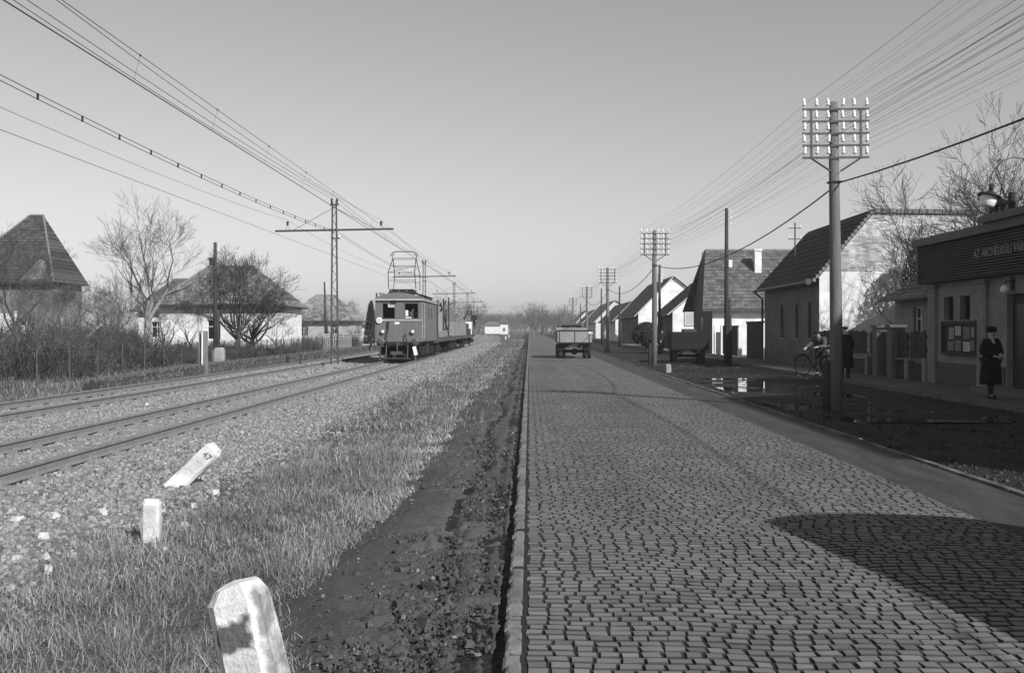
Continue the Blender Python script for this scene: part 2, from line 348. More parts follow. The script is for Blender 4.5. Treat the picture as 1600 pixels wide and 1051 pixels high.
# dirt verge with ruts and clods
xs = np.arange(-2.0, -.1, .022); ys = np.concatenate([np.arange(2.6, 9, .024), np.arange(9, 22, .06), np.arange(22, 90, .4)])
Xd, Yd = np.meshgrid(xs, ys)
edge = -1.25+.25*(vn(Yd*0, Yd, .5, 9)-.5)*2
rut = -.05*np.exp(-((Xd+.62+.09*np.sin(Yd*.8))/.07)**2)-.03*np.exp(-((Xd+.33)/.06)**2)
lump = np.interp(Xd, [-1.1, -.85, -.3, -.14], [.1, 1, .9, .3])
br_ = np.clip((vn(Xd, Yd, 9, 11)-.45)*3, 0, 1)*np.clip((vn(Xd, Yd, 2.2, 12)-.3)*2.2, 0, 1)
Zd = -.075-.05*np.exp(-((Xd+.18)/.05)**2)*(.5+vn(Xd*0, Yd, 1.5, 27))+(vn(Xd, Yd, 2, 13)-.5)*.03+rut*lump*1.2+lump*(br_*.06+(vn(Xd, Yd, 16, 14)-.5)*.045*(.3+vn(Xd, Yd, 3, 19))+(vn(Xd, Yd, 30, 18)-.5)*.02)-.09*np.interp(Xd, [-1.15, -.8, -.35, -.2], [0, 1, .7, .2])*np.clip(1-np.abs(vn(Xd+.3*Yd, Yd*.8, 5.5, 20)-.5)/.07, 0, 1)*np.clip((vn(Xd, Yd, 1.7, 23)-.4)*5, 0, 1)+(vn(Xd, Yd, 42, 24)-.5)*.010-.10*np.clip((edge-Xd)*2.5, 0, 1)
att = 1+.25*(vn(Xd, Yd, 1.1, 15)-.5)+lump*.15
Vd = np.stack([Xd.ravel(), Yd.ravel(), Zd.ravel()], 1); nx = len(xs); ny = len(ys)
ii = (np.arange(ny-1)[:, None]*nx+np.arange(nx-1)[None, :]).ravel()
npmesh('dirt_verge', Vd, np.stack([ii, ii+1, ii+nx+1, ii+nx], 1), mud_m, att.ravel(), smooth=True)['kind'] = 'structure'
def rocks(name, P, S, m, parent=None, vals=None):
    n = len(P); base = np.array([[-1, -1, -.5], [1, -1, -.5], [1, 1, -.5], [-1, 1, -.5], [-.7, -.7, .8], [.7, -.7, .8], [.7, .7, .8], [-.7, .7, .8]])*.5
    J = base[None]*(1+rng.uniform(-.35, .35, (n, 8, 3))); a = rng.uniform(0, 6.3, n); c, s = np.cos(a), np.sin(a)
    X_ = J[..., 0]*c[:, None]-J[..., 1]*s[:, None]; Y_ = J[..., 0]*s[:, None]+J[..., 1]*c[:, None]
    Vv = np.stack([X_, Y_, J[..., 2]], 2)*S[:, None, None]*rng.uniform(.7, 1.3, (n, 1, 3))+P[:, None, :]
    ff = np.array([[0, 1, 5, 4], [1, 2, 6, 5], [2, 3, 7, 6], [3, 0, 4, 7], [4, 5, 6, 7]])
    Ff = (np.arange(n)*8)[:, None, None]+ff[None]
    if vals is None: vals = np.clip(rng.normal(1, .28, n), .45, 1.9)
    return npmesh(name, Vv.reshape(-1, 3), Ff.reshape(-1, 4), m, np.repeat(vals, 8), parent=parent)
# clods on the dirt
n = 9000; cx_ = np.clip(rng.normal(-.6, .26, n), -1.5, -.2); cy_ = 2.8+rng.beta(1, 2.6, n)*20
keep = vn(cx_, cy_, 1.6, 21) > .38; cx_, cy_ = cx_[keep], cy_[keep]
S = rng.gamma(1.6, .007, len(cx_))+.005
tag(rocks('mud_clods', np.stack([cx_, cy_, -.075+S*.1], 1), S, mud_m, vals=rng.normal(1.1, .3, len(cx_)).clip(.5, 2.4)), kind='stuff')
n = 260; cx_ = rng.uniform(-1.5, -.2, n); cy_ = 2.8+rng.beta(1, 1.8, n)*24
tag(rocks('pebbles', np.stack([cx_, cy_, -.06+cx_*0], 1), rng.gamma(3, .003, n)+.003, mat('pale_pebble', .2, .3, 9), vals=rng.normal(1, .3, n).clip(.4, 2)), kind='stuff')
n = 12000; cx_ = rng.uniform(5.1, 9.85, n); cy_ = 9+rng.random(n)**1.3*50; S = rng.gamma(1.8, .012, n)+.008; k = (vn(cx_, cy_, .9, 29) > .42) & ~((cx_ > 5.5) & (cx_ < 9.4) & (cy_ > 18.5) & (cy_ < 36.5) & (rng.random(n) < .93))
tag(rocks('roadside_crumbs', np.stack([cx_, cy_, gh(cx_, cy_)+S*.1], 1)[k], S[k], mud_m, vals=rng.normal(.75, .25, n)[k].clip(.3, 1.8)), kind='stuff')
# ballast
yy_ = 36+rng.random(70000)**1.5*110; xx_ = rng.uniform(-13, -3.2, 70000)+curve(yy_)
tag(rocks('far_ballast', np.stack([xx_, yy_, gh(xx_-curve(yy_), yy_)+.01], 1), rng.gamma(6, .008, 70000)+.02, gravel_m), kind='stuff')
n = 135000; yy_ = 4.2+rng.beta(1, 1.6, n)*34; xx_ = rng.uniform(-13, -2.9, n)
keep = (xx_ > -.54*yy_-.3) & (rng.random(n) < np.interp(xx_, [-4.4, -2.9], [1, .05])); xx_, yy_ = xx_[keep], yy_[keep]
S = np.clip(rng.gamma(5, .0054, len(xx_)), .013, .06)
tag(rocks('ballast', np.stack([xx_, yy_, gh(xx_, yy_)+S*.12], 1), S, gravel_m), kind='stuff')
for i, (px, py, s_) in enumerate([(153, 800, .13), (80, 805, .1), (20, 810, .1), (62, 838, .11), (68, 890, .1), (20, 870, .09), (332, 765, .09), (298, 785, .09), (440, 722, .08), (65, 865, .08), (226, 632, .12), (285, 815, .08), (760, 750, .05)]):
    Yp = F*1.75/(py-515); P = np.array([[0, 0, 0.]]); o = rocks('stone', P, np.array([s_*.8]), mat('pale_rock', .48, .25, 9, .9, .4, 40), vals=np.array([1.]))
    o.location = (fx(px, Yp), Yp, float(gh(fx(px, Yp), Yp))+s_*.2)
    tag(o, ['pale flat stone lying left of the upright marker post', 'pale lump of stone near left frame edge, beside another lump', 'pale stone at the left frame edge on gravel', 'pale stone among gravel just below the pair of lumps', 'lowest pale stone in the gravel before the grass', 'small pale stone at far left below the others', 'white stone between the leaning and the upright marker posts', 'white stone just behind the upright marker post', 'white stone at the grass edge right of the leaning marker post', 'small pale stone wedged between two larger ones at left', 'whitish rock lying between the two railway tracks', 'pale stone half in grass right of the upright marker post', 'tiny white pebble on the bare dirt verge'][i], 'stone', 'pale stones scattered by the track')
# ---------------------------------------------------------------- grass
def blades(name, x, y, z, h, wd, m, val, lean=.6, parent=None):
    n = len(x); a = rng.uniform(0, 6.283, n); b = rng.uniform(0, 6.283, n); l = h*rng.uniform(.1, lean, n)*1.3
    dx, dy = np.cos(a)*l, np.sin(a)*l; wx, wy = np.cos(b)*wd*.5, np.sin(b)*wd*.5
    p = np.zeros((n, 5, 3)); hh = h*np.sqrt(np.clip(1-(l/h)**2*.5, .06, 1))
    p[:, 0] = np.stack([x-wx, y-wy, z], 1); p[:, 1] = np.stack([x+wx, y+wy, z], 1)
    p[:, 2] = np.stack([x+wx*.8+dx*.35, y+wy*.8+dy*.35, z+hh*.6], 1); p[:, 3] = np.stack([x-wx*.8+dx*.35, y-wy*.8+dy*.35, z+hh*.6], 1)
    p[:, 4] = np.stack([x+dx, y+dy, z+hh], 1)
    o5 = (np.arange(n)*5)[:, None, None]; T = np.array([[0, 1, 2], [0, 2, 3], [3, 2, 4]])[None]
    return npmesh(name, p.reshape(-1, 3), (o5+T).reshape(-1, 3), m, np.repeat(val, 5), parent=parent)
n = 430000; gy_ = 2.7+(rng.random(n)**2.4)*75; lo = -3.25-.5*(vn(gy_*0, gy_, .4, 31)-.5)*2-np.interp(gy_, [3, 5, 9, 12], [2.2, 1.2, .0, 0]); hi = -1.22+.35*(vn(gy_*0, gy_, .55, 32)-.5)*2+np.interp(gy_, [20, 60], [0, .3])
gx_ = lo+(hi-lo)*rng.random(n)
cl = vn(gx_, gy_, 1.6, 33)*.6+vn(gx_, gy_, 5.5, 34)*.5
keep = (rng.random(n) < np.clip((cl-.22)*2.6, .3, 1)) & (gx_ > -.56*gy_-.4); gx_, gy_, cl = gx_[keep], gy_[keep], cl[keep]
hgt = rng.gamma(3, .019, len(gx_))*(.3+1.1*cl**1.3)*np.interp(gy_, [3, 10, 30], [1.15, .85, .8])+.02
tag(blades('grass', gx_, gy_, gh(gx_, gy_)-.01, hgt, rng.uniform(.0018, .0048, len(gx_))*np.interp(gy_, [3, 12, 40], [1, 2.2, 5]), grass_m, rng.normal(1, .42, len(gx_)).clip(.3, 3)*(.5+.7*vn(gx_, gy_, 1.3, 35)+.45*vn(gx_, gy_*.6, .45, 36))*(1+.45*np.exp(-((gx_+1.45)/.3)**2)), 1.7), kind='stuff')
wx, wy, wh = [], [], []
for k in range(95):
    cy = 3.0+rng.random()**1.8*12; cx = rng.uniform(max(-3.4-(2. if cy < 5 else 0), -.55*cy), -1.35); m_ = rng.integers(60, 190); sr = rng.uniform(.04, .14)
    wx.append(rng.normal(cx, sr, m_)); wy.append(rng.normal(cy, sr, m_)); wh.append(rng.gamma(6, .028, m_)*rng.uniform(.6, 1.35))
wx, wy, wh = map(np.concatenate, (wx, wy, wh))
tag(blades('tall_weeds', wx, wy, gh(wx, wy)-.01, wh, rng.uniform(.0015, .004, len(wx)), grass_m, rng.normal(1.05, .45, len(wx)).clip(.3, 2.8), 1.1), kind='stuff')
n = 60000; gy_ = 18+rng.random(n)**1.6*170; gx_ = rng.uniform(-3.6, -.75, n)
tag(blades('verge_grass', gx_, gy_, gh(gx_, gy_)-.01, rng.gamma(3, .03, n), rng.uniform(.008, .02, n)*np.interp(gy_, [18, 120], [1, 4]), grass_m, rng.normal(.85, .35, n).clip(.3, 2.2), 1.6), kind='stuff')
n = 60000; gx_ = rng.uniform(-30, -12.3, n); gy_ = 24+rng.random(n)**1.4*70
keep = gx_ > -.56*gy_; gx_, gy_ = gx_[keep], gy_[keep]
tag(blades('rough_grass', gx_, gy_, gh(gx_, gy_)-.02, rng.gamma(4, .04, len(gx_)), rng.uniform(.01, .03, len(gx_)), grass_m, rng.normal(.8, .25, len(gx_)).clip(.3, 2)), kind='stuff')
n = 9000; gx_ = rng.uniform(-11.8, -4, n); gy_ = 10+rng.random(n)**1.5*60; k = vn(gx_, gy_, .7, 41) > .62; gx_, gy_ = gx_[k], gy_[k]
tag(blades('weeds', gx_, gy_, gh(gx_, gy_), rng.gamma(3, .015, len(gx_))+.02, rng.uniform(.005, .012, len(gx_)), grass_m, rng.normal(.8, .3, len(gx_)).clip(.3, 2)), kind='stuff')
# ---------------------------------------------------------------- railway tracks
RT = .05
prof = [(-.062, 0), (.062, 0), (.062, .012), (.014, .03), (.012, .105), (.034, .118), (.034, .145), (.026, .152), (-.026, .152), (-.034, .145), (-.034, .118), (-.012, .105), (-.014, .03), (-.062, .012)]
def sweep(prof, Xc, ys, z0):
    b = MB(); n = len(prof)
    for yv in ys:
        c = float(curve(yv))
        b.v += [(Xc+c+p[0], yv, z0+p[1]) for p in prof]
    for i in range(len(ys)-1):
        for k in range(n): b.f.append((i*n+k, i*n+(k+1) % n, (i+1)*n+(k+1) % n, (i+1)*n+k))
    return b
def sleeper_mesh(far=False):
    b = MB().box(-1.25, 1.25, -.12, .12, -.24, -.105)
    if not far:
        for s in (-.75, .75):
            b.box(s-.15, s+.15, -.09, .09, -.105, -.092)
            for q in (-.1, .1):
                b.box(s+q-.03, s+q+.03, -.05, .05, -.092, -.06); b.tube([(s+q, 0, -.08), (s+q, 0, -.025)], .016, 6)
    return b
tys = [-12+i*4 for i in range(18)]+[60+i*12 for i in range(70)]
for xc, lab in ((-6.72, 'railway track nearer the road, carrying the electric train'), (-10.85, 'railway track farther from the road, empty beside the hedge')):
    t = thing('railway_track', lab, 'railway track', (0, 0, 0))
    for s in (-.752, .752): sweep(prof, xc+s, tys, RT-.152).build('rail', rail_m, t)
    s0 = None
    for k in range(98):
        yv = 9.0+k*.78
        if s0 is None: s0 = sleeper_mesh().build('sleeper', sleeper_m, t); o = s0
        else: o = s0.copy(); col.objects.link(o)
        o.location = (xc+float(curve(yv))+random.uniform(-.04, .04), yv+random.uniform(-.04, .04), random.uniform(-.012, .004)); o.rotation_euler.z = random.uniform(-.02, .02)
    b = MB()
    for k in range(400):
        yv = 9+98*.78+k*.78; c = xc+float(curve(yv)); b.box(c-1.25, c+1.25, yv-.12, yv+.12, -.24, -.1)
    tag(b.build('sleeper_rows', sleeper_m, t), kind='stuff')
# ---------------------------------------------------------------- marker stones
def marker(w_, d_, h, name='marker_post', label='', loc=(0, 0, 0), rot=(0, 0, 0), m=marker_m, grp=None):
    b = MB(); n = 7; bev = w_*.16
    for i in range(n):
        z = -.25+(h+.25)*i/(n-1); k = 1 if i < n-2 else (.97 if i == n-2 else .72)
        if i == n-2: z = h-w_*.25
        x, y = w_/2*k, d_/2*k
        for (a, c) in ((-x+bev, -y), (x-bev, -y), (x, -y+bev), (x, y-bev), (x-bev, y), (-x+bev, y), (-x, y-bev), (-x, -y+bev)):
            b.v.append((a+random.uniform(-1, 1)*w_*.035, c+random.uniform(-1, 1)*w_*.035, z+random.uniform(-1, 1)*w_*.05))
    for i in range(n-1):
        for k in range(8): b.f.append((i*8+k, i*8+(k+1) % 8, (i+1)*8+(k+1) % 8, (i+1)*8+k))
    b.f.append(tuple((n-1)*8+k for k in range(8)))
    o = b.build(name, m); o.location = loc; o.rotation_euler = rot
    return tag(o, label, 'marker stone', grp)
def big_mat():
    m = marker_m.copy(); m.name = 'worn_whitewash_with_dark_patch'; t = m.node_tree; N = t.nodes; L = t.links; b = N['Principled BSDF']
    src = b.inputs['Base Color'].links[0].from_socket; tc = N.new('ShaderNodeTexCoord'); sx = N.new('ShaderNodeSeparateXYZ'); L.new(tc.outputs['Object'], sx.inputs[0])
    def mt(op, a_, b_):
        n = N.new('ShaderNodeMath'); n.operation = op
        for i, v in enumerate((a_, b_)):
            if isinstance(v, (int, float)): n.inputs[i].default_value = v
            else: L.new(v, n.inputs[i])
        return n.outputs[0]
    nz = N.new('ShaderNodeTexNoise'); nz.inputs['Scale'].default_value = 14; nz.inputs['Detail'].default_value = 5; L.new(tc.outputs['Object'], nz.inputs[0])
    jn = mt('MULTIPLY', mt('SUBTRACT', nz.outputs[0], .5), .09)
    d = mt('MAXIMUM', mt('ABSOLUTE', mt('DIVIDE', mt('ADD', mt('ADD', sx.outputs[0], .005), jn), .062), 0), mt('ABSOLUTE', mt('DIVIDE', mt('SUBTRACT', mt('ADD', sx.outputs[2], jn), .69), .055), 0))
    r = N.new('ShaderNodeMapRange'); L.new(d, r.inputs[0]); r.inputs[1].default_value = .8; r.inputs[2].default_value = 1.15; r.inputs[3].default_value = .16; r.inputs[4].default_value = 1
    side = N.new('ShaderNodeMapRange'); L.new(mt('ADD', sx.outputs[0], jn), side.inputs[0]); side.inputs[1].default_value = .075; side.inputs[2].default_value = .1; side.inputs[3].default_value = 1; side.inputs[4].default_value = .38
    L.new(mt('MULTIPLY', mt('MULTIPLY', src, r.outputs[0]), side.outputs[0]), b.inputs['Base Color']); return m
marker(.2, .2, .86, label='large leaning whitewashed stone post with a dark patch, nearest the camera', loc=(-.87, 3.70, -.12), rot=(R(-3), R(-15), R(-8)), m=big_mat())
marker(.155, .13, .36, label='short upright white post between grass and gravel', loc=(-3.2, 8.6, -.14), rot=(R(2), R(1), R(8)))
m3 = marker(.2, .14, .52, label='white numbered post toppled over to the right on the gravel', loc=(-3.98, 11.7, -.06), rot=(R(4), R(46), R(12)))
marker(.22, .2, .34, label='small pale stone post right of the cobbled road beside a telegraph pole', loc=(5.55, 41, -.06), m=concrete)
for i, (px, Yp) in enumerate([(790, 190), (795, 240)]):
    marker(.28, .25, .55, label=['far white marker post at the end of the verge', 'second, farther white marker post past the train'][i], loc=(fx(px, Yp), Yp, -.1), grp='distant white marker posts')
def text(body, size, m, parent, M, name='lettering', ext=.006):
    c = bpy.data.curves.new(name, 'FONT'); c.body = body; c.size = size; c.extrude = ext
    o = bpy.data.objects.new('tmp', c); col.objects.link(o); bpy.context.view_layer.update()
    me = bpy.data.meshes.new_from_object(o.evaluated_get(bpy.context.evaluated_depsgraph_get())); bpy.data.objects.remove(o); bpy.data.curves.remove(c)
    me.materials.clear(); me.materials.append(m); q = bpy.data.objects.new(name, me); col.objects.link(q); q.parent = parent; q.matrix_local = M; return q
text('47', .1, mat('grey_digits', .25, .1), m3, Matrix.Translation((-.05, -.078, .36)) @ Matrix.Rotation(R(90), 4, 'X'), 'number', .004)
# ---------------------------------------------------------------- overhead line masts and wires
MY = [6+43*i for i in range(9)]
def mast():
    t = thing('catenary_mast', '', 'mast', (-9.35, MY[1], -.12), 0, 'lattice masts between the tracks')
    b = MB()
    for s in (-1, 1): b.prism([(s*.17-.03, 0), (s*.17+.03, 0), (s*.09+.03, 7.9), (s*.09-.03, 7.9)], -.07, -.03, 'Y').prism([(s*.17-.03, 0), (s*.17+.03, 0), (s*.09+.03, 7.9), (s*.09-.03, 7.9)], .03, .07, 'Y')
    b.build('upright', steel, t)
    b = MB()
    for i in range(19):
        z0, z1 = .3+i*.4, .7+i*.4; a0 = .17-.08*z0/7.9; a1 = .17-.08*z1/7.9; s = 1 if i % 2 else -1
        b.tube([(-a0*s, 0, z0), (a1*s, 0, z1)], .013, 4)
    b.build('lacing', steel, t)
    MB().box(-.35, .35, -.35, .35, -.3, .12).build('foundation', concrete, t)
    MB().tube([(-2.85, 0, 6.5), (2.85, 0, 6.6)], .048, 8).build('crossarm', steel, t)
    MB().tube([(-2.0, 0, 6.53), (-.05, 0, 7.6), (0, 0, 7.6), (.05, 0, 7.6), (2.0, 0, 6.6)], .012, 5).build('stay', steel, t)
    for x in (-2.25, 2.25):
        MB().tube([(x-.1, 0, 6.55), (x, 0, 6.78), (x+.1, 0, 6.56)], .013, 5).build('insulator_bracket', steel, t)
        MB().lathe([(.02, 6.76), (.06, 6.8), (.04, 6.85), (.07, 6.88), (.05, 6.95), (.02, 6.98)], (x, 0, 0), 8).build('insulator', black, t)
    for x in (-.13, .13): MB().lathe([(.015, 7.75), (.05, 7.82), (.03, 7.88), (.05, 7.93), (.05, 8.02), (.02, 8.06)], (x, 0, 0), 8).build('insulator', black, t)
    MB().box(-.2, .2, -.04, .04, 7.72, 7.78).box(-.16, .26, -.05, .05, 6.12, 6.17).build('bracket', steel, t)
    MB().lathe([(.02, 6.17), (.07, 6.2), (.05, 6.26), (.07, 6.3), (.02, 6.34)], (.22, 0, 0), 8).build('insulator', paint_w, t)
    return t
m0 = mast()
ml = ['tall lattice mast with long crossarm, nearest, left of the locomotive', 'lattice mast whose crossarm shows behind the pantograph', 'third lattice mast, above the flat wagons', 'fourth lattice mast, above the covered load', 'fifth lattice mast in the distance past the train']
for i, yv in enumerate(MY[1:]):
    o = m0 if i == 0 else dup(m0)
    o.location = (-9.35+float(curve(yv)), yv, -.12); o['label'] = ml[i] if i < 5 else 'tiny faraway lattice mast near the vanishing point of the tracks'
dup(m0, loc=(-9.35, MY[0], -.12), label='lattice mast just outside the left edge, carrying the near ends of the wires')
def wire(name, label, cat, pts_, r=.009, m=wire_m, n=5, grp=None):
    return tag(MB().tube(pts_, r, n).build(name, m), label, cat, grp)
def span(x, z, ys, sag, steps=10, follow=True):
    out = []
    for a, b_ in zip(ys, ys[1:]):
        for k in range(steps):
            t = k/steps; yv = a+(b_-a)*t; out.append((x+(float(curve(yv)) if follow else 0), yv, z-sag*4*t*(1-t)))
    return out+[(x+(float(curve(ys[-1])) if follow else 0), ys[-1], z)]
MYw = [-37]+MY
def contact(x, z): return [(x+float(curve(y_)), y_, z) for y_ in np.arange(-30, 340, 8)]
wire('contact_wire', 'contact wire over the nearer track, touched by the pantograph', 'wire', contact(-6.72, 5.86), .010)
wire('contact_wire', 'contact wire over the farther track', 'wire', contact(-10.85, 5.75), .007)
wire('messenger_wire', 'sagging upper wire on the right end of the crossarms', 'wire', span(-7.1, 6.9, MYw, .45), .006)
wire('messenger_wire', 'sagging upper wire on the left end of the crossarms', 'wire', span(-11.6, 6.9, MYw, .4), .006)
wire('auxiliary_wire', 'clipped wire just above the nearer contact wire', 'wire', contact(-6.6, 6.3), .006)
for k, x in enumerate((-9.48, -9.22)): wire('feeder_wire', ['left', 'right'][k]+' one of two wires over the tops of the lattice masts', 'wire', span(x, 7.95, MYw, .3), .008)
for k, dz in enumerate((0, .1)): wire('feeder_cable', ['lower', 'upper'][k]+' wire of the clipped pair running to the mast just under the crossarm', 'wire', span(-9.13, 6.22+dz*(1 if k else 0), MYw, .35), .008)
b = MB()
for yv in np.arange(-2, 49, 1.9):
    t = ((yv-6) % 43)/43; z = 6.22-.35*4*t*(1-t); b.box(-9.145, -9.115, yv-.02, yv+.02, z-.01, z+.11)
tag(b.build('spacer_clips', wire_m), 'row of small clips joining the paired cables', 'clips')
b = MB()
for yv in np.arange(13, 52, 4.3): b.tube([(-6.72, yv, 5.86), (-6.6, yv, 6.3)], .0025, 4).lathe([(.01, -.02), (.02, 0), (.01, .02)], (-6.6, yv, 6.3), 6)
tag(b.build('droppers', wire_m), 'row of short hangers above the nearer contact wire', 'hangers')
# ---------------------------------------------------------------- telegraph poles
PX = [(6.5, -8), (6.4, 21.5), (5.95, 49), (5.95, 78), (6.25, 112), (6.4, 150), (6.6, 192), (6.8, 236), (7.0, 280), (7.1, 325)]
def ins_mesh():
    return MB().tube([(0, 0, 0), (0, 0, .07)], .012, 6).lathe([(.018, .055), (.036, .06), (.04, .09), (.028, .105), (.034, .12), (.036, .15), (.026, .165), (.03, .18), (.018, .21), (.008, .215)], (0, 0, 0), 10)
def telegraph():
    t = thing('telegraph_pole', '', 'telegraph pole', (6.4, 21.5, -.05), 0, 'telegraph poles along the road')
    MB().tube([(0, 0, -.5), (.02, 0, 2), (0, 0, 4.2), (-.02, 0, 6.44)], [.145, .13, .112, .095], 12).build('pole', wood_pole, t, True)
    MB().tube([(-.2, .02, -.5), (-.17, .02, 1.0), (-.165, .02, 1.06)], [.085, .08, .05], 10).build('stub', dark_wood, t, True)
    ins0 = None
    for i in range(5):
        z = 6.27-i*.25
        MB().box(-.69, .69, -.12, -.095, z-.022, z+.022).build('crossarm', steel, t)
        for k, x in enumerate((-.645, -.39, -.15, .15, .39, .645)):
            if ins0 is None: ins0 = ins_mesh().build('insulator', porcelain, t, True); o = ins0
            else: o = ins0.copy(); col.objects.link(o)
            o.location = (x, -.108, z+.02); o.rotation_euler = (0, random.uniform(-.08, .08), 0)
    for s in (-1, 1):
        MB().box(s*.51-.025, s*.51+.025, -.135, -.12, 5.25, 6.29).build('side_strut', steel, t)
        MB().tube([(s*.5, -.12, 5.25), (s*.1, -.1, 4.99)], .022, 6).build('brace', steel, t)
    MB().box(-.13, .13, -.13, .13, 4.76, 4.79).build('cable_clamp', black, t)
    return t
tp = telegraph()
tl = ['nearest telegraph pole, tall weathered wood with five crossarms, beside the puddles', 'second telegraph pole, beside the parked cart', 'third telegraph pole, right of the truck', 'fourth telegraph pole, just above the right of the truck', 'fifth telegraph pole, above the middle of the truck']
for i, (x, yv) in enumerate(PX[1:]):
    o = tp if i == 0 else dup(tp)
    o.location = (x, yv, -.05); o.rotation_euler = (0, R([-.4, .3, 0, .4, -.3, .2, 0, 0, 0][i]), R(random.uniform(-2, 2))); o['label'] = tl[i] if i < 5 else 'tiny faraway telegraph pole in the row beyond the truck'
for i in range(5):
    for k, xo in enumerate((-.645, -.39, -.15, .15, .39, .645)):
        z = 6.24-i*.25; P_ = []
        sg = .3+random.uniform(-.12, .12)
        for (x0, y0), (x1, y1) in zip(PX, PX[1:8]):
            for q in range(9):
                t = q/9; P_.append((x0+xo+(x1-x0)*t, y0+(y1-y0)*t-.108, z+.12-sg*4*t*(1-t)+(.25*(1-t) if y0 < 0 else 0)))
        tag(MB().tube(P_, .0018 if (i+k) % 5 else .0036, 4).build('telephone_wire', wire_m), 'thin bare wire strung along the insulators of the telegraph poles', 'wire', 'bare wires on the telegraph poles')
P_ = []
for (x0, y0), (x1, y1) in zip(PX, PX[1:6]):
    for q in range(14):
        t = q/14; P_.append((x0+.08+(x1-x0)*t, y0+(y1-y0)*t, 4.72-(.55 if y0 < 0 else .75)*4*t*(1-t)+(.5*(1-t) if y0 < 0 else 0)))
tag(MB().tube(P_, .016, 8).build('thick_cable', black), 'thick black cable hanging between the telegraph poles below the crossarms', 'cable')
# plain poles
def plain_pole(label, x, yv, h, r=.09, m=dark_wood, lean=0, box=False, grp='plain wooden poles'):
    t = thing('utility_pole', label, 'pole', (x, yv, -.08), 0, grp); t.rotation_euler.y = R(lean)
    MB().tube([(0, 0, -.3), (0, 0, h*.5), (0, 0, h)], [r*1.2, r, r*.8], 10).build('pole', m, t, True)
    MB().tube([(.15, 0, -.3), (.14, 0, h*.42), (.13, 0, h*.42+.05)], [r*1.2, r, r*.5], 8).build('stub', dark_wood, t, True)
    for k in range(3): MB().tube([(r, 0, h-.3-k*.3), (r+.1, 0, h-.3-k*.3), (r+.1, 0, h-.18-k*.3)], .012, 5).lathe([(.02, h-.2-k*.3), (.035, h-.16-k*.3), (.03, h-.1-k*.3), (.01, h-.08-k*.3)], (r+.1, 0, 0), 8).build('insulator', porcelain, t)
    if box: MB().box(.08, .25, -.14, .1, 4.7, 5.05).build('junction_box', paint_w, t)
    return t
plain_pole('dark plain pole before the grey-roofed gable house, with a small white box', 9.4, 49, 7.5, .1, box=True)
plain_pole('plain pole standing just right of the second telegraph pole', fx(1030, 74), 74, 6.4, .1)
plain_pole('plain pole between the third telegraph pole and the dark-walled house', fx(967, 100), 100, 6.0, .09, dark_wood, .5)
plain_pole('thin plain pole left of the third telegraph pole', fx(939.5, 116), 116, 6.4, .09)
plain_pole('thin plain pole between the fourth and fifth telegraph poles', fx(907, 150), 150, 5.5, .09)
plain_pole('dark pole without arms in front of the house beyond the hedge', fx(334, 58), 58, 6.7, .11)
plain_pole('thin distant pole between the hedge houses and the nearest lattice mast', fx(508, 100), 100, 6.4, .1, dark_wood, -1)
# board post and white pipe by the far track
t = thing('board_post', 'upright wooden board with a white pipe before it, beside the farther track', 'post', (fx(314, 39), 39, -.15))
MB().box(-.17, .17, .05, .11, -.2, 1.75, ry=.0).build('board', mat('raw_boards', .2, .25, 3, .9, .3, 30, stretch=(5, 5, .6)), t); MB().tube([(-.02, -.05, -.3), (0, -.05, 1.72)], .03, 8).build('pipe', paint_w, t)
t = thing('board_post', 'narrow dark stake in the shrubs left of the wooden board', 'post', (fx(287, 42), 42, -.15)); MB().box(-.05, .05, -.05, .05, -.2, 1.3).build('stake', dark_wood, t)
marker(.5, .4, 1.0, label='white stone standing on the hedge bank by the dark pole', loc=(fx(340, 45), 45, -.15), m=concrete)
# ---------------------------------------------------------------- houses on the right
def window(parent, u0, u1, v0, v1, X, faceX=True, depth=.16, arch=False, frame=paint_w):
    """sash and panes set inside an opening of the street wall; u = Y (faceX) or X"""
    b = MB(); f = .05; cu = (u0+u1)/2
    def bx_(a0, a1, c0, c1, d0, d1):
        if faceX: b.box(X+d0, X+d1, a0, a1, c0, c1)
        else: b.box(a0, a1, X+d0, X+d1, c0, c1)
    bx_(u0, u0+f, v0, v1, depth-.05, depth-.005); bx_(u1-f, u1, v0, v1, depth-.05, depth-.005); bx_(u0+f, u1-f, v0, v0+f, depth-.05, depth-.005); bx_(u0+f, u1-f, v1-f, v1, depth-.05, depth-.005)
    bx_(cu-.025, cu+.025, v0+f, v1-f, depth-.045, depth-.005); bx_(u0+f, u1-f, v0+(v1-v0)*.65, v0+(v1-v0)*.65+.04, depth-.043, depth-.006)
    w_ = b.build('window', frame, parent)
    g = MB()
    if faceX: g.box(X+depth-.004, X+depth+.01, u0, u1, v0, v1)
    else: g.box(u0, u1, X+depth-.004, X+depth+.01, v0, v1)
    g.build('pane', glass_d, w_); return w_
def chimney(parent, x, yv, z0, z1, w_=.5, m=cream_pl):
    c = MB().box(x-w_/2, x+w_/2, yv-w_/2, yv+w_/2, z0, z1-.15).box(x-w_/2-.05, x+w_/2+.05, yv-w_/2-.05, yv+w_/2+.05, z1-.15, z1).build('chimney', m, parent)
    MB().box(x-w_/4, x+w_/4, yv-w_/4, yv+w_/4, z1, z1+.03).build('flue', black, c)
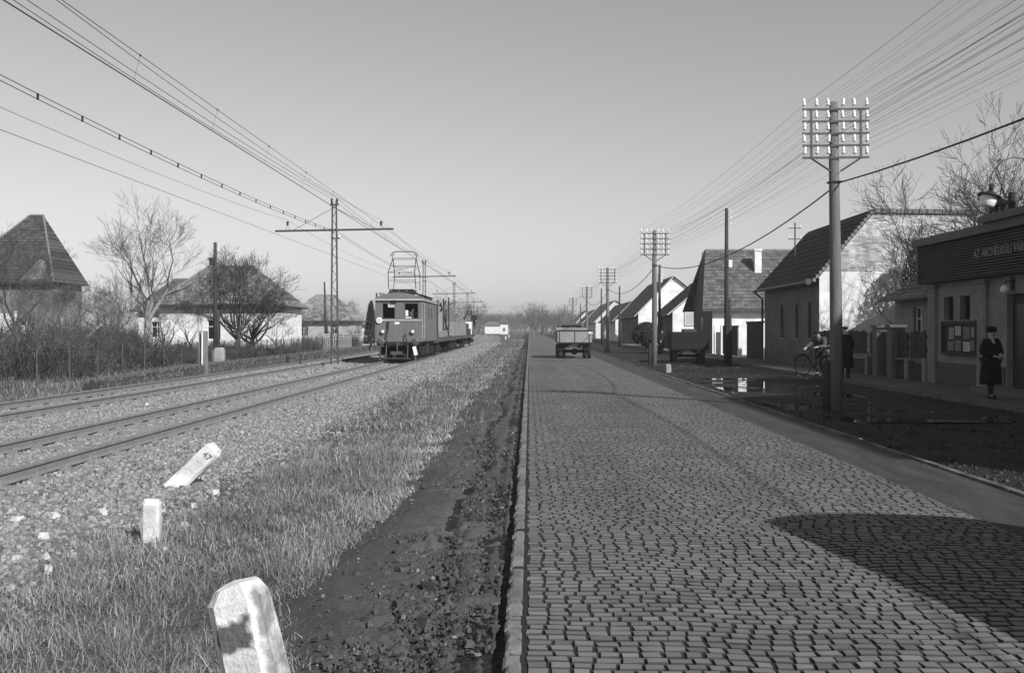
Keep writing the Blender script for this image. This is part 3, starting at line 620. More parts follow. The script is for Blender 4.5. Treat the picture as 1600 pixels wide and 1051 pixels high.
# house A: three lancet windows
XA = 12.0; A = thing('plastered_house', 'grey house with three narrow arched windows and a big white gable wall', 'house', (0, 0, 0))
y0, y1, ea, ri, xr, xe = 42.6, 52.4, 4.05, 6.6, 14.2, 18.6
holes = [(52.4-49.1, 52.4-48.35, 1.28, 2.5), (52.4-46.4, 52.4-45.7, 1.28, 2.5), (52.4-44.3, 52.4-43.6, 1.28, 2.5)]
h2 = [(a, b_, c, d+.42) for a, b_, c, d in holes]
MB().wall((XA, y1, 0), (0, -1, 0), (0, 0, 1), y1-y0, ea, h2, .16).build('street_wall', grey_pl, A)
b = MB()
for a, b_, c, d in holes:
    ya, yb = y1-a, y1-b_; cy = (ya+yb)/2; hw = (ya-yb)/2
    for s in (1, -1):        # spandrels of the pointed arch
        P_ = [(XA-.002, cy+s*hw, d), (XA-.002, cy+s*hw, d+.42)]+[(XA-.002, cy+s*hw*q, d+.42*(1-q**1.8)) for q in (0, .3, .55, .75, .9)]
        b.add(P_, [tuple(range(len(P_)))])
b.build('arch_spandrels', grey_pl, A)
for a, b_, c, d in holes:
    ya, yb = y1-a, y1-b_; cy = (ya+yb)/2; hw = (ya-yb)/2
    wv = MB().box(XA+.10, XA+.14, yb, ya, c, d+.42).build('window', glass_d, A)
    s_ = MB().box(XA-.05, XA-.003, yb-.08, ya+.08, c-.08, c).box(XA-.04, XA-.003, ya, ya+.08, c, d).box(XA-.04, XA-.003, yb-.08, yb, c, d)
    pr = [0, .3, .55, .75, .9, 1]
    for s in (1, -1):
        o_ = [(cy+s*(hw+.08)*q, d+.5*(1-q**1.8)) for q in pr]; i_ = [(cy+s*hw*q, d+.42*(1-q**1.8)) for q in pr]
        for k in range(5): s_.add([(XA-.04, *i_[k]), (XA-.04, *i_[k+1]), (XA-.04, *o_[k+1]), (XA-.04, *o_[k]), (XA-.003, *i_[k]), (XA-.003, *i_[k+1]), (XA-.003, *o_[k+1]), (XA-.003, *o_[k])], [(0, 1, 2, 3), (3, 2, 6, 7), (1, 0, 4, 5)])
    s_.build('frame', mat('grey_surround', .26, .15, 3, .9), wv)
    MB().box(XA+.06, XA+.1, cy-.02, cy+.02, c, d+.34).box(XA+.062, XA+.098, yb, ya, c+.6, c+.64).build('glazing_bar', dark_wood, wv)
MB().prism([(XA+.002, 0), (xe, 0), (xe, ea), (XA+.002, ea)], y0, y0+.3, 'Y').build('gable_wall', white_pl, A)
b = MB().prism([(XA+.004, ea+.002), (xe, ea+.002), (xe, ri-.1), (xr-.1, ri-.1)], y0+.01, y0+.35, 'Y')
b.build('brick_gable', brick_w, A)
MB().prism([(XA+.1, 0), (xe, 0), (xe, ri-.15), (xr, ri-.15), (XA+.1, ea)], y1-.3, y1, 'Y').box(xe-.3, xe, y0+.31, y1-.31, 0, ri-.4).build('rear_gable', grey_pl, A)
rf = MB().slope((XA-.45, y0+.05, ea-.42), (XA-.45, y1+.2, ea-.42), (xr, y1+.2, ri), (xr, y0+.05, ri)).slope((xr, y0+.05, ri), (xr, y1, ri), (xe, y1, ri-.25), (xe, y0+.05, ri-.25)).build('roof', tile_dY, A)
b = MB()
for k in range(19):
    t = k/19; x = XA-.3+(xr-XA+.3)*t; z = ea-.30+(ri-ea+.38)*t; b.box(x, x+.13, y0-.12, y0+.14, z-.12, z+.03)
for k in range(14): b.box(xr+.05+k*.31, xr+.32+k*.31, y0-.08, y0+.18, ri-.12-k*.005, ri+.05-k*.005)
b.build('verge_tiles', mat('verge_tile', .2, .3, 4, .9), A)
MB().tube([(XA-.5, y0-.05, ea-.44), (XA-.5, y1+.2, ea-.44)], .07, 8).lathe([(.0, -.1), (.13, -.1), (.13, .1), (.0, .1)], (XA-.5, y0-.1, ea-.42), 10, 'Y').build('gutter', steel, A)
MB().tube([(XA-.5, y1+.1, ea-.48), (XA-.12, y1+.05, ea-.85), (XA-.1, y1+.05, .1)], .05, 8).build('downpipe', dark_wood, A)
MB().box(XA-.02, XA-.004, y0, y1, .0, .6).build('plinth', mat('damp_plinth', .12, .2, 3, .9), A)
t = thing('roof_mast', 'thin wire mast with two short crossarms on the dark tiled roof', 'mast', (fx(1240, 50), 50, 4.6))
MB().tube([(0, 0, 0), (0, 0, 2.25)], .035, 8).build('pole', steel, t)
for z in (1.45, 1.98):
    MB().box(-.3, .3, -.02, .02, z-.02, z+.02).build('crossarm', steel, t)
    for x in (-.26, .26): MB().lathe([(.02, z+.02), (.04, z+.06), (.03, z+.12), (.01, z+.14)], (x, 0, 0), 8).build('insulator', porcelain, t)
# generic houses: ridge along X (gable to the street) or along Y
def house_x(label, X0, X1, y0, y1, ea, ri, wallm, sidem, roofm, ov=.5, clip=0, name='gable_house'):
    t = thing(name, label, 'house', (0, 0, 0)); ym = (y0+y1)/2
    MB().prism([(y0, 0), (y1, 0), (y1, ea), (ym, ri-.1), (y0, ea)], X0, X0+.3, 'X').build('street_gable', sidem, t)
    MB().box(X0+.302, X1, y0+.002, y1-.002, 0, ea).build('wall', wallm, t)
    MB().box(X0+.005, X0+.302, y0-.006, y0+.0, 0, ea).build('wall_end', wallm, t)
    sl = (ri-ea)/(ym-y0)
    b = MB().slope((X0-ov, y0-.4, ea-.4*sl), (X1, y0-.4, ea-.4*sl), (X1, ym, ri), (X0-ov+clip, ym, ri)).slope((X1, y1+.4, ea-.4*sl), (X0-ov, y1+.4, ea-.4*sl), (X0-ov+clip, ym, ri), (X1, ym, ri))
    b.build('roof', roofm, t)
    MB().box(X0-ov-.01, X1, y0-.5, y0-.38, ea-.4*sl-.14, ea-.4*sl-.02).build('gutter', steel, t)
    b = MB()
    for s in (-1, 1): b.tube([(X0-ov-.02, ym+s*(ym-y0+.42), ea-.4*sl-.04), (X0-ov-.02+clip, ym, ri+.0)], .05, 4)
    b.build('bargeboard', dark_wood, t)
    b = MB()
    for k in range(int((X1-X0+ov-clip)/.4)): b.lathe([(.09, 0), (.11, .4)], (X0-ov+clip+k*.4, ym, ri+.0), 6, 'X')
    b.build('ridge_tiles', mat('ridge_tile', .22, .25, 4, .9), t)
    return t
def house_y(label, X0, y0, y1, ea, xr, ri, Xe, ee, wallm, sidem, roofm, name='street_house', ov=.45):
    """ridge along the road; white end wall faces the camera"""
    t = thing(name, label, 'house', (0, 0, 0)); s1 = (ri-ea)/(xr-X0); s2 = (ri-ee)/(Xe-xr)
    MB().prism([(X0+.004, 0), (Xe, 0), (Xe, ee), (xr, ri-.08), (X0+.004, ea-.02)], y0, y0+.3, 'Y').build('gable_wall', wallm, t)
    nw = max(2, int((y1-y0)/4)); hs = []
    for k in range(nw):
        c = (k+.5)*(y1-y0)/nw; hs.append((c-.45, c+.45, 1.2, 2.5))
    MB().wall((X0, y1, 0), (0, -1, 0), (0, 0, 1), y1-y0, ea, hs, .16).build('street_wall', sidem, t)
    for h in hs: window(t, y1-h[1], y1-h[0], h[2], h[3], X0)
    MB().box(X0+.3, Xe-.01, y1-.3, y1, 0, min(ea, ee)).build('rear_wall', wallm, t)
    MB().slope((X0-ov, y0-.25, ea-ov*s1), (X0-ov, y1+.2, ea-ov*s1), (xr, y1+.2, ri), (xr, y0-.25, ri)).slope((Xe+.3, y1+.2, ee-.3*s2), (Xe+.3, y0-.25, ee-.3*s2), (xr, y0-.25, ri), (xr, y1+.2, ri)).build('roof', roofm, t)
    MB().tube([(X0-ov-.05, y0-.2, ea-ov*s1-.06), (X0-ov-.05, y1, ea-ov*s1-.06)], .07, 6).build('gutter', steel, t)
    b = MB().tube([(X0-ov, y0-.28, ea-ov*s1-.03), (xr, y0-.28, ri-.03)], .06, 4).tube([(Xe+.3, y0-.28, ee-.3*s2-.03), (xr, y0-.28, ri-.03)], .06, 4)
    b.build('bargeboard', trim_m, t); return t
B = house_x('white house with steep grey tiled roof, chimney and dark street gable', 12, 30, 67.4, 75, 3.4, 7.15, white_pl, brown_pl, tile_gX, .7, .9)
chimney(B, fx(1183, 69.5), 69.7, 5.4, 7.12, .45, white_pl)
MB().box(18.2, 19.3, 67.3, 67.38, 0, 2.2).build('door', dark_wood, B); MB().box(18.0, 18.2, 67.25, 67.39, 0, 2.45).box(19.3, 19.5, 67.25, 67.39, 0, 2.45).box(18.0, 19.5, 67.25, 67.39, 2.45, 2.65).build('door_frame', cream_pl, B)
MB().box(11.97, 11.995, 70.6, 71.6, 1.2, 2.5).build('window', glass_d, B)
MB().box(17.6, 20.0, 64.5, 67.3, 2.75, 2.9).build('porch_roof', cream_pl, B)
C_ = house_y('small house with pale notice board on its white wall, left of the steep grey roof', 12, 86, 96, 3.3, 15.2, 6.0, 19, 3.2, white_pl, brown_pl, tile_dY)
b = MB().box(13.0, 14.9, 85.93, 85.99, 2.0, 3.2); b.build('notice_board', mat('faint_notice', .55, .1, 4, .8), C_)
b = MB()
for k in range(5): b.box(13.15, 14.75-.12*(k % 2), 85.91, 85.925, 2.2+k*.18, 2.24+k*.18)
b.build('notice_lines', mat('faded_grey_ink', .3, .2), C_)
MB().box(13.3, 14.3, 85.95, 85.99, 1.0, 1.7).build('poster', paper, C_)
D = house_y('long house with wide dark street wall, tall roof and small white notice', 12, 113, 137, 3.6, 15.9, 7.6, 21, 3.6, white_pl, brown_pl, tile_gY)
MB().box(12.4, 13.4, 112.93, 112.99, 1.0, 1.75).build('notice', paint_w, D)
chimney(D, 15.3, 120, 6.8, 8.2)
E = house_y('white gabled house between the third telegraph pole and the thin poles', 12, 173-30, 172, 3.3, 14.4, 5.7, 17.5, 3.4, white_pl, cream_pl, tile_gY)
E2 = house_y('pale roofed house seen just above the truck load', 12.3, 190, 230, 3.4, 16, 7.2, 22, 3.4, cream_pl, cream_pl, mat('pale_tiles', .24, .2, 2, .9, .5, 25, tex='tileY'))
F1 = house_y('farthest white gabled house at the left end of the street row', 12.5, 245, 270, 3.2, 16, 6.6, 19.6, 3.2, white_pl, cream_pl, tile_gY)
F2 = house_y('tiny faraway house where the street row ends', 13, 300, 330, 3.4, 17, 7.5, 21, 3.4, cream_pl, grey_pl, tile_gY)
# low outbuilding between house A and the picture house
G = house_y('low outbuilding with sunlit tile edges between white gable wall and shop', 14.4, 31.0, 40.6, 3.15, 17.4, 4.75, 20, 3.6, tan_pl, tan_pl, tile_gY, 'outbuilding', .55)
# yard gate between house A and B
gt = thing('yard_gate', 'dark boarded yard gate with white posts beside the three-window house', 'gate', (12.0, 55, 0))
for yv, w_, h, m in ((11.2, .2, 1.95, paint_w), (8.9, .22, 1.95, paint_w), (3.6, .3, 1.8, white_pl)): MB().box(-.1, .1, yv-w_/2, yv+w_/2, 0, h).build('gate_post', m, gt)
MB().box(-.03, .03, 4.0, 8.6, .15, 1.9).build('gate_panel', mat('gate_boards', .05, .3, 3, .9, .3, 30, tex='planksY'), gt)
MB().box(-.03, .03, -2.2, 1.6, .1, 2.0).build('gate_panel', MATS['gate_boards'], gt); MB().box(-.06, .06, -2.3, 1.7, 2.0, 2.1).build('gate_rail', dark_wood, gt)
MB().box(-.02, .02, 9.2, 11.0, .1, 1.5).build('wicket', trim_m, gt)
# fence between house A and the shop
fn = thing('boundary_fence', 'low fence of dark panels with pale stubby posts and gate pillars, behind the bicycle', 'fence', (11.95, 0, .09))
fy = [30.95, 32.4, 33.6, 35.0, 36.2, 38.6, 40.7, 42.4]
for i, yv in enumerate(fy):
    if i in (2, 3): MB().box(-.22, .22, yv-.22, yv+.22, 0, 1.62).box(-.27, .27, yv-.27, yv+.27, 1.62, 1.72).build('gate_pillar', mat('fence_stone', .15, .25, 5, .9, .4, 30), fn)
    else: MB().box(-.12, .12, yv-.11, yv+.11, 0, .68).build('post', mat('fence_post_stone', .24, .2, 5, .9, .4, 30), fn)
for a, b_ in zip(fy, fy[1:]):
    if a == 33.6:
        MB().box(-.03, .03, a+.25, b_-.25, .08, 1.5).build('gate_leaf', fence_wood, fn); continue
    MB().box(-.06, .06, a+.13, b_-.13, .04, .52).build('base_panel', brick_d, fn)
    MB().box(-.1, .1, a+.13, b_-.13, .6, .66).build('coping', MATS['fence_stone'], fn)
    p = MB(); yv = a+.14
    while yv < b_-.14: p.box(-.025, .025, yv, min(yv+.13, b_-.13), .7, 1.46+random.uniform(0, .1)); yv += .145
    p.box(.025, .06, a+.13, b_-.13, .9, 1.0).box(.025, .06, a+.13, b_-.13, 1.3, 1.4); p.build('board_panel', fence_wood, fn)
# picture house with slatted fascia
S = thing('picture_house', 'low cinema building with dark slatted fascia, lettering, pilasters and display case', 'building', (0, 0, .09))
YB, YA, XS = 30.8, 17.0, 12.0                    # far and near end
H = [(YB-29.85, YB-29.2, 1.83, 2.5), (YB-28.75, YB-28.1, 1.83, 2.5), (YB-25.95, YB-23.3, .0, 2.45)]
H = [(round(a, 3), round(b_, 3), c, d) for a, b_, c, d in H]
MB().wall((XS, YB, 0), (0, -1, 0), (0, 0, 1), YB-YA, 4.15, H, .22).build('street_wall', tan_pl, S)
MB().box(XS+.01, XS+9, YB-.25, YB-.004, 0, 4.1).build('end_wall', tan_pl, S); MB().box(XS+.3, XS+9, YA, YB-.3, 4.12, 4.2).build('flat_roof', mat('tar_roof', .06, .3), S)
for a, b_, c, d in H[:2]: window(S, YB-b_, YB-a, c, d, XS, depth=.2, frame=dark_wood)
dr = MB().box(XS+.16, XS+.21, YB-H[2][1], YB-H[2][0], 0, 2.45).build('door', mat('door_wood', .04, .3, 3, .7), S)
ya, yb = YB-H[2][1], YB-H[2][0]
for k in range(3):
    q = ya+(yb-ya)*k/3
    MB().box(XS+.12, XS+.158, q+.12, q+(yb-ya)/3-.12, .9, 2.2).build('door_pane', glass_d, dr)
MB().box(XS+.05, XS+.12, ya+1.3, ya+1.34, .8, 1.6).build('handle', steel, dr)
fa = MB().box(XS-.35, XS-.02, YA, YB+.15, 2.92, 2.98).box(XS-.2, XS-.1, YA, YB+.1, 2.98, 4.02)
fa.box(XS-.34, XS-.02, YB+.12, YB+.17, 2.98, 4.02).build('fascia_box', mat('fascia_dark', .028, .3, 3, .8), S)
b = MB(); z = 3.0
while z < 3.98: b.box(XS-.33, XS-.26, YA, YB+.14, z, z+.03); z += .072
b.build('slats', mat('fascia_slats', .08, .3, 3, .7, stretch=(1, .3, 3)), S)
MB().box(XS-.48, XS+.3, YA, YB+.3, 4.02, 4.24).build('cornice', mat('cornice_grey', .14, .2, 3, .9, .2, 20), S)
MB().box(XS-.62, XS+.4, YA-.01, 26.2, 4.243, 4.42).build('upper_cornice', MATS['cornice_grey'], S)
for yv in (30.55, 27.2):
    MB().box(XS-.1, XS-.003, yv-.25, yv+.25, 0, 2.78).box(XS-.11, XS-.1, yv-.15, yv-.06, .2, 2.7).box(XS-.11, XS-.1, yv+.06, yv+.15, .2, 2.7).build('pilaster', tan_pl, S)
    MB().box(XS-.16, XS-.003, yv-.33, yv+.33, 2.782, 2.9).build('capital', tan_pl, S)
for a_, b_ in ((YA, 22.9), (26.0, 26.94), (27.46, 30.29)): MB().box(XS-.03, XS-.004, a_, b_, 0, .62).build('dado', dado_m, S)
MB().box(XS-.75, XS-.04, 22.9, 26.3, .0, .12).build('step', MATS['cornice_grey'], S)
lt = text('AZ ARCNÉLKÜLI VÁROS', .31, letters_m, S, Matrix.Translation((XS-.355, 27.05, 3.42)) @ Matrix.Rotation(R(-90), 4, 'Z') @ Matrix.Rotation(R(90), 4, 'X') @ Matrix.Scale(.92, 4, (1, 0, 0)), 'lettering', .01)
dc = thing('display_case', 'dark framed display case with film stills, under the two small windows', 'display case', (XS-.03, 28.6, .09))
b = MB(); Wd = 1.15; b.box(-.1, 0, -Wd, -Wd+.09, .85, 1.8).box(-.1, 0, Wd-.09, Wd, .85, 1.8).box(-.1, 0, -Wd+.09, Wd-.09, 1.71, 1.8).box(-.1, 0, -Wd+.09, Wd-.09, .85, .94).box(-.03, 0, -Wd+.09, Wd-.09, .94, 1.71).build('case_frame', dark_wood, dc)
for k, (yy0, zz0, w_, h_, g_) in enumerate([(.55, 1.3, .35, .32, .22), (.1, 1.4, .38, .26, .34), (-.45, 1.3, .4, .34, .1), (-.9, 1.35, .3, .28, .2), (.6, .98, .4, .25, .16), (.1, .97, .4, .3, .12), (-.45, .97, .42, .26, .42), (-.92, 1.0, .34, .28, .14)]):
    MB().box(-.045, -.032, yy0-w_/2, yy0+w_/2, zz0, zz0+h_).build('photo_print', mat('print_grey_%d' % k, g_, .8, 9, .4), dc)
lp = thing('wall_lamp', 'small white globe lamp on the wall under the slatted fascia', 'lamp', (XS-.02, 25.6, 2.7)); MB().box(-.02, 0, -.08, .08, -.05, .25).build('bracket', dark_wood, lp)
MB().tube([(-.02, 0, .15), (-.15, 0, .15), (-.18, 0, .1)], .02, 6).build('arm', steel, lp); MB().lathe([(.03, .06), (.09, .03), (.12, -.04), (.1, -.12), (.04, -.15)], (-.18, 0, 0), 14).build('globe', paint_w, lp, True)
# street lamp with gooseneck on the shop roof
sl = thing('street_lamp', 'enamel street lamp with dark shade and white glass on a bracket above the fascia', 'street lamp', (fx(1574, 26.8), 26.8, 4.25))
MB().tube([(0, 0, 0), (0, 0, .95)], .09, 10).box(-.2, .25, -.2, .2, 0, .3).build('post', black, sl)
MB().tube([(0, 0, .72), (-.25, 0, .8), (-.5, 0, .85)], .025, 6).build('arm', steel, sl)
pp = [(-.58+.0, 0, 1.12)]+[(-.58+.65*(1-math.cos(a)), .0, 1.12+.75*math.sin(a)) for a in (.3, .7, 1.1, 1.5, 1.9, 2.3, 2.7)]; pp[-1] = (.85, .1, 1.25)
MB().tube(pp, .016, 6).build('hoop', steel, sl)
LM = Matrix.Translation((-.58, 0, .85)) @ Matrix.Rotation(R(14), 4, 'Y')
for nm, pf, m in (('shade', [(.05, .16), (.1, .12), (.27, .05), (.3, .03), (.29, .0), (.2, .02)], black), ('glass', [(.2, .02), (.21, -.05), (.185, -.24), (.16, -.27), (.02, -.28)], mat('milk_glass', .85, .05, 3, .25)), ('cap', [(.05, .15), (.055, .3), (.03, .36)], dark_wood)):
    o = MB().lathe(pf, (0, 0, 0), 20).build(nm, m, sl, True); o.matrix_local = LM
rb = thing('rooftop_box', 'white walled rooftop box behind the street lamp', 'roof box', (0, 0, 0)); MB().box(13.0, 15.5, 26.9, 28.5, 4.3, 4.72).build('box_wall', white_pl, rb); MB().box(12.85, 15.7, 26.7, 28.7, 4.722, 4.82).build('cover', steel, rb)
# tall hall behind and nearer than the frame edge: it shades the street
hl = thing('auditorium', 'tall plastered hall beyond the right edge of the picture', 'building', (0, 0, 0))
MB().box(12.3, 24, 5.2, 16.9, 0, 8.1).build('wall', grey_pl, hl); MB().slope((12.0, 5, 8), (12.0, 17, 8), (17, 17, 10), (17, 5, 10)).slope((24.3, 17, 8), (24.3, 5, 8), (17, 5, 10), (17, 17, 10)).build('roof', tile_dY, hl)
MB().box(14.5, 24, 17.1, 24.0, 4.2, 7.6).build('rear_hall', grey_pl, hl)
# ---------------------------------------------------------------- houses on the left
def hip(label, X0, X1, y0, y1, ea, rx0, rx1, ri, wallm, roofm, ov=.45, name='hipped_house', nw=2, door=False):
    t = thing(name, label, 'house', (0, 0, 0)); ym = (y0+y1)/2
    hs = [] if not nw else [((k+.5)*(X1-X0)/nw-.45, (k+.5)*(X1-X0)/nw+.45, 1.0, 2.3) for k in range(nw)]
    MB().wall((X0, y0, 0), (1, 0, 0), (0, 0, 1), X1-X0, ea, hs, .15).wall((X1, y0, 0), (0, 1, 0), (0, 0, 1), y1-y0, ea, [], .15).wall((X1, y1, 0), (-1, 0, 0), (0, 0, 1), X1-X0, ea, []).wall((X0, y1, 0), (0, -1, 0), (0, 0, 1), y1-y0, ea, []).build('wall', wallm, t)
    for h in hs: window(t, X0+h[0], X0+h[1], h[2], h[3], y0, False)
    a, b_, c, d = (X0-ov, y0-ov, ea-.1), (X1+ov, y0-ov, ea-.1), (X1+ov, y1+ov, ea-.1), (X0-ov, y1+ov, ea-.1); r0, r1 = (rx0, ym, ri), (rx1, ym, ri)
    MB().slope(a, b_, r1, r0).slope(b_, c, r1, r1).slope(c, d, r0, r1).slope(d, a, r0, r0).build('roof', roofm, t)
    b = MB().tube([a, r0], .09, 5).tube([b_, r1], .09, 5).tube([r0, r1], .1, 5); b.build('hip_tiles', mat('hip_tile', .16, .2, 4, .9), t)
    MB().box(X0-ov, X1+ov, y0-ov-.03, y0-ov+.02, ea-.22, ea-.1).build('eaves_board', dark_wood, t); return t
L2 = hip('white walled house with low hipped roof beyond the hedge', -24.7, -17.4, 68, 78, 3.4, -23.0, -19.7, 6.15, white_pl, tile_lX, nw=1)
chimney(L2, -23.2, 74.5, 5.9, 6.9, .3, dark_wood)
L2b = hip('rear house wing with tiled roof just left of the white walled hipped house', -31.5, -25.5, 82, 90, 3.3, -30, -27, 5.9, cream_pl, tile_gX)
chimney(L2b, -27.6, 86.5, 4.7, 6.3, .5, dark_wood)
L1 = hip('tall old house with steep tower-like shingle roof at the left edge', -41, -33.9, 72, 77, 5.1, -36.6, -35.6, 10.0, mat('old_wall', .22, .2, 2, .9, .2, 20, stain=.3), thatch, .4)
MB().prism([(-35.9, 5.2), (-33.9, 5.2), (-34.6, 6.6)], 71.7, 73.5, 'Y').build('dormer', mat('dormer_boards', .22, .2), L1)
MB().box(-37.5, -36.3, 71.9, 71.98, .8, 2.8).build('door', paint_w, L1)
L3 = hip('distant house with pale roof between the hipped house and the nearest lattice mast', -25.5, -19.0, 108, 116, 2.7, -23.4, -21.3, 5.4, mat('pale_far_wall', .4, .2, 2, .9), mat('pale_far_tiles', .26, .2, 2, .9, .5, 25, tex='tileX'))
L4 = hip('small far house with light roof just left of the locomotive', -22.5, -17.5, 140, 146, 2.4, -21, -19, 4.3, cream_pl, tile_lX, nw=1)
L5 = hip('far white building beyond the end of the train', -18.2, -12.0, 420, 428, 3.6, -16.5, -13.5, 4.9, white_pl, tile_lX, nw=0)
L6 = hip('farthest tiny white house right of the far white building', -10.8, -8.0, 380, 388, 4.2, -9.5, -9.3, 6.3, white_pl, tile_gX, nw=1)
L7 = hip('long pale shed low behind the hedge left of the locomotive', -27, -17, 160, 168, 2.6, -26, -18, 3.2, cream_pl, tile_lX, nw=3)
pw = thing('garden_wall', 'low pale wall just left of the locomotive', 'wall', (0, 0, -.1)); MB().box(-18.5, -13.2, 92, 92.3, 0, 1.3).box(-18.6, -13.1, 91.95, 92.35, 1.3, 1.38).build('wall_body', cream_pl, pw)
pf = thing('picket_fence', 'pale picket fence before the distant pale-roofed house', 'fence', (0, 0, -.1)); b = MB(); x = -24
while x < -14.6: b.box(x, x+.09, 84, 84.04, .1, 1.25+random.uniform(-.05, .05)); x += .16
b.build('pickets', mat('picket', .3, .3), pf); MB().box(-24, -14.6, 84.04, 84.1, .4, .48).box(-24, -14.6, 84.04, 84.1, .95, 1.03).build('rail', MATS['picket'], pf)
# wire fence on the left
wf = thing('wire_fence', 'wire mesh garden fence with thin posts behind the far track bank', 'fence', (0, 0, -.12))
po = None
for k in range(24):
    b = MB().tube([(-15.3-k*.06, 27+k*2.4, 0), (-15.3-k*.06, 27+k*2.4, 1.2)], .035, 6).build('post', steel, wf)
b = MB()
for k in range(0, 23):
    for q in range(12):
        yv = 27+k*2.4+q*.2; b.tube([(-15.3-(yv-27)/2.4*.06, yv, .05), (-15.3-(yv-27)/2.4*.06, yv, 1.12)], .005, 3, False)
for z in (.08, .3, .55, .8, 1.1): b.tube([(-15.3, 27, z), (-16.7, 82, z)], .007, 3)
b.build('mesh', wire_m, wf)
# ---------------------------------------------------------------- electric locomotive (front faces the camera, local -Y)
LX, LY = -6.72, 52.5
lo = thing('electric_locomotive', 'boxy grey electric locomotive with raised pantograph, driver at the right front window', 'locomotive', (LX, LY, RT))
HW = 1.2; LEN = 8.4
fr = [(.34-HW, 1.12-0, .0)]
b = MB()
holesF = [(.36, 1.04, .95+.2, 1.98), (1.5, 2.24, .95+.2, 1.98)]       # u from the left, v from body bottom
b.wall((-HW, 0, 1.0), (1, 0, 0), (0, 0, 1), 2*HW, 2.16, holesF, .06)
b.wall((HW, 0, 1.0), (0, 1, 0), (0, 0, 1), LEN, 2.1, [(.5, 1.1, 1.15, 1.9), (3.4, 4.2, 1.2, 1.8), (5.0, 5.8, 1.2, 1.8), (7.2, 7.8, 1.15, 1.9)], .05)
b.wall((-HW, LEN, 1.0), (0, -1, 0), (0, 0, 1), LEN, 2.1, [(.6, 1.2, 1.15, 1.9), (7.2, 7.9, 1.15, 1.9)], .05).wall((HW, LEN, 1.0), (-1, 0, 0), (0, 0, 1), 2*HW, 2.1, [], .05)
b.box(-HW, HW, 0, LEN, .985, 1.0)
b.build('body', loco_m, lo)
b = MB().prism([(-HW-.06, 3.14), (-HW-.02, 3.2), (-HW*.72, 3.38), (-HW*.35, 3.48), (0, 3.52), (HW*.35, 3.48), (HW*.72, 3.38), (HW+.02, 3.2), (HW+.06, 3.14)], -.1, LEN+.1, 'Y'); b.build('roof', loco_r, lo)
MB().tube([(-HW-.04, -.08, 3.13), (HW+.04, -.08, 3.13)], .04, 6).tube([(HW+.05, -.08, 3.13), (HW+.05, LEN, 3.13)], .035, 6).tube([(-HW-.05, -.08, 3.13), (-HW-.05, LEN, 3.13)], .035, 6).build('gutter', trim_m, lo)
MB().box(-HW+.25, HW-.02, -.04, -.003, 2.06, 2.11).build('front_rail', trim_m, lo)
for k, (a, c) in enumerate(((.36, 1.04), (1.5, 2.24))):
    x0, x1 = a-HW, c-HW
    w_ = MB().box(x0, x0+.035, .01, .05, 2.15, 2.98).box(x1-.035, x1, .01, .05, 2.15, 2.98).box(x0, x1, .01, .05, 2.15, 2.185).box(x0, x1, .01, .05, 2.945, 2.98).build('window', loco_m, lo)
    if k == 0: MB().box(x0+.3, x1-.04, .02, .03, 2.75, 2.94).build('sun_blind', trim_m, w_)
    else: MB().box(x0+.05, x0+.35, .02, .04, 2.19, 2.25).box(x0+.06, x0+.2, .03, .04, 2.3, 2.6).build('paper', paint_w, w_)
MB().box(-HW+.05, HW-.05, 1.5, 1.55, 1.02, 3.1).box(-HW+.03, -HW+.06, .1, 1.5, 1.02, 2.1).box(-HW+.1, HW-.1, .3, .6, 1.02, 1.95).build('cab_interior', mat('cab_dark', .03, .2), lo)
for yy0, yy1, z0, z1 in ((.5, 1.1, 2.15, 2.9), (3.4, 4.2, 2.2, 2.8), (5.0, 5.8, 2.2, 2.8), (7.2, 7.8, 2.15, 2.9)): MB().box(HW-.05, HW-.04, yy0, yy1, z0, z1).build('window', glass_d, lo)
MB().box(HW, HW+.012, 1.35, 1.38, 1.1, 3.0).box(HW, HW+.012, .3, .33, 1.1, 3.0).box(HW, HW+.03, .4, .8, 1.78, 1.81).box(HW, HW+.03, 1.5, 1.9, 1.76, 1.79).build('door_trim', trim_m, lo)
for x in (-.8, .74):
    hl_ = MB().lathe([(.1, 0), (.115, -.1), (.11, -.12), (.0, -.12)], (x, 0, 1.5), 16, 'Y').build('headlight', steel, lo); MB().lathe([(.02, -.15), (.07, -.14), (.09, -.122)], (x, 0, 1.5), 14, 'Y').build('lens', mat('bright_lens', .8, .05, 3, .2), hl_, True)
MB().lathe([(.0, -.05), (.15, -.05), (.16, -.02), (.15, 0)], (-.98, -.04, 2.08), 20, 'Y').build('signal_disc', paint_w, lo); MB().lathe([(.0, -.056), (.1, -.056), (.1, -.05)], (-.98, -.04, 2.08), 18, 'Y').build('disc_centre', trim_m, lo)
MB().box(-.19, .05, -.012, -.002, 1.88, 2.0).build('number_plate', paint_w, lo)
for x in (-.86, .88):
    bf = MB().lathe([(.09, .0), (.09, -.3), (.06, -.3), (.06, -.42)], (x, .1, .98), 14, 'Y').build('buffer', black, lo); MB().lathe([(.0, -.46), (.12, -.455), (.19, -.42), (.19, -.4), (.0, -.4)], (x, .1, .98), 22, 'Y').build('buffer_plate', steel, bf)
MB().box(-1.1, 1.1, -.05, .1, .78, .98).build('buffer_beam', black, lo)
MB().box(-.35, .22, -.45, -.1, .34, .5).box(-.06, .06, -.4, 0, .8, .95).tube([(0, -.3, .9), (-.02, -.42, .7), (0, -.4, .5)], .035, 6).build('coupler', steel, lo)
MB().box(-.75, .68, -.4, -.33, .12, .16).box(-.95, -.88, -.3, -.1, .05, .8).box(.86, .93, -.3, -.1, .05, .8).tube([(-.6, -.2, .8), (-.6, -.36, .1)], .03, 5).tube([(.5, -.2, .8), (.5, -.36, .1)], .03, 5).build('guard_rails', steel, lo)
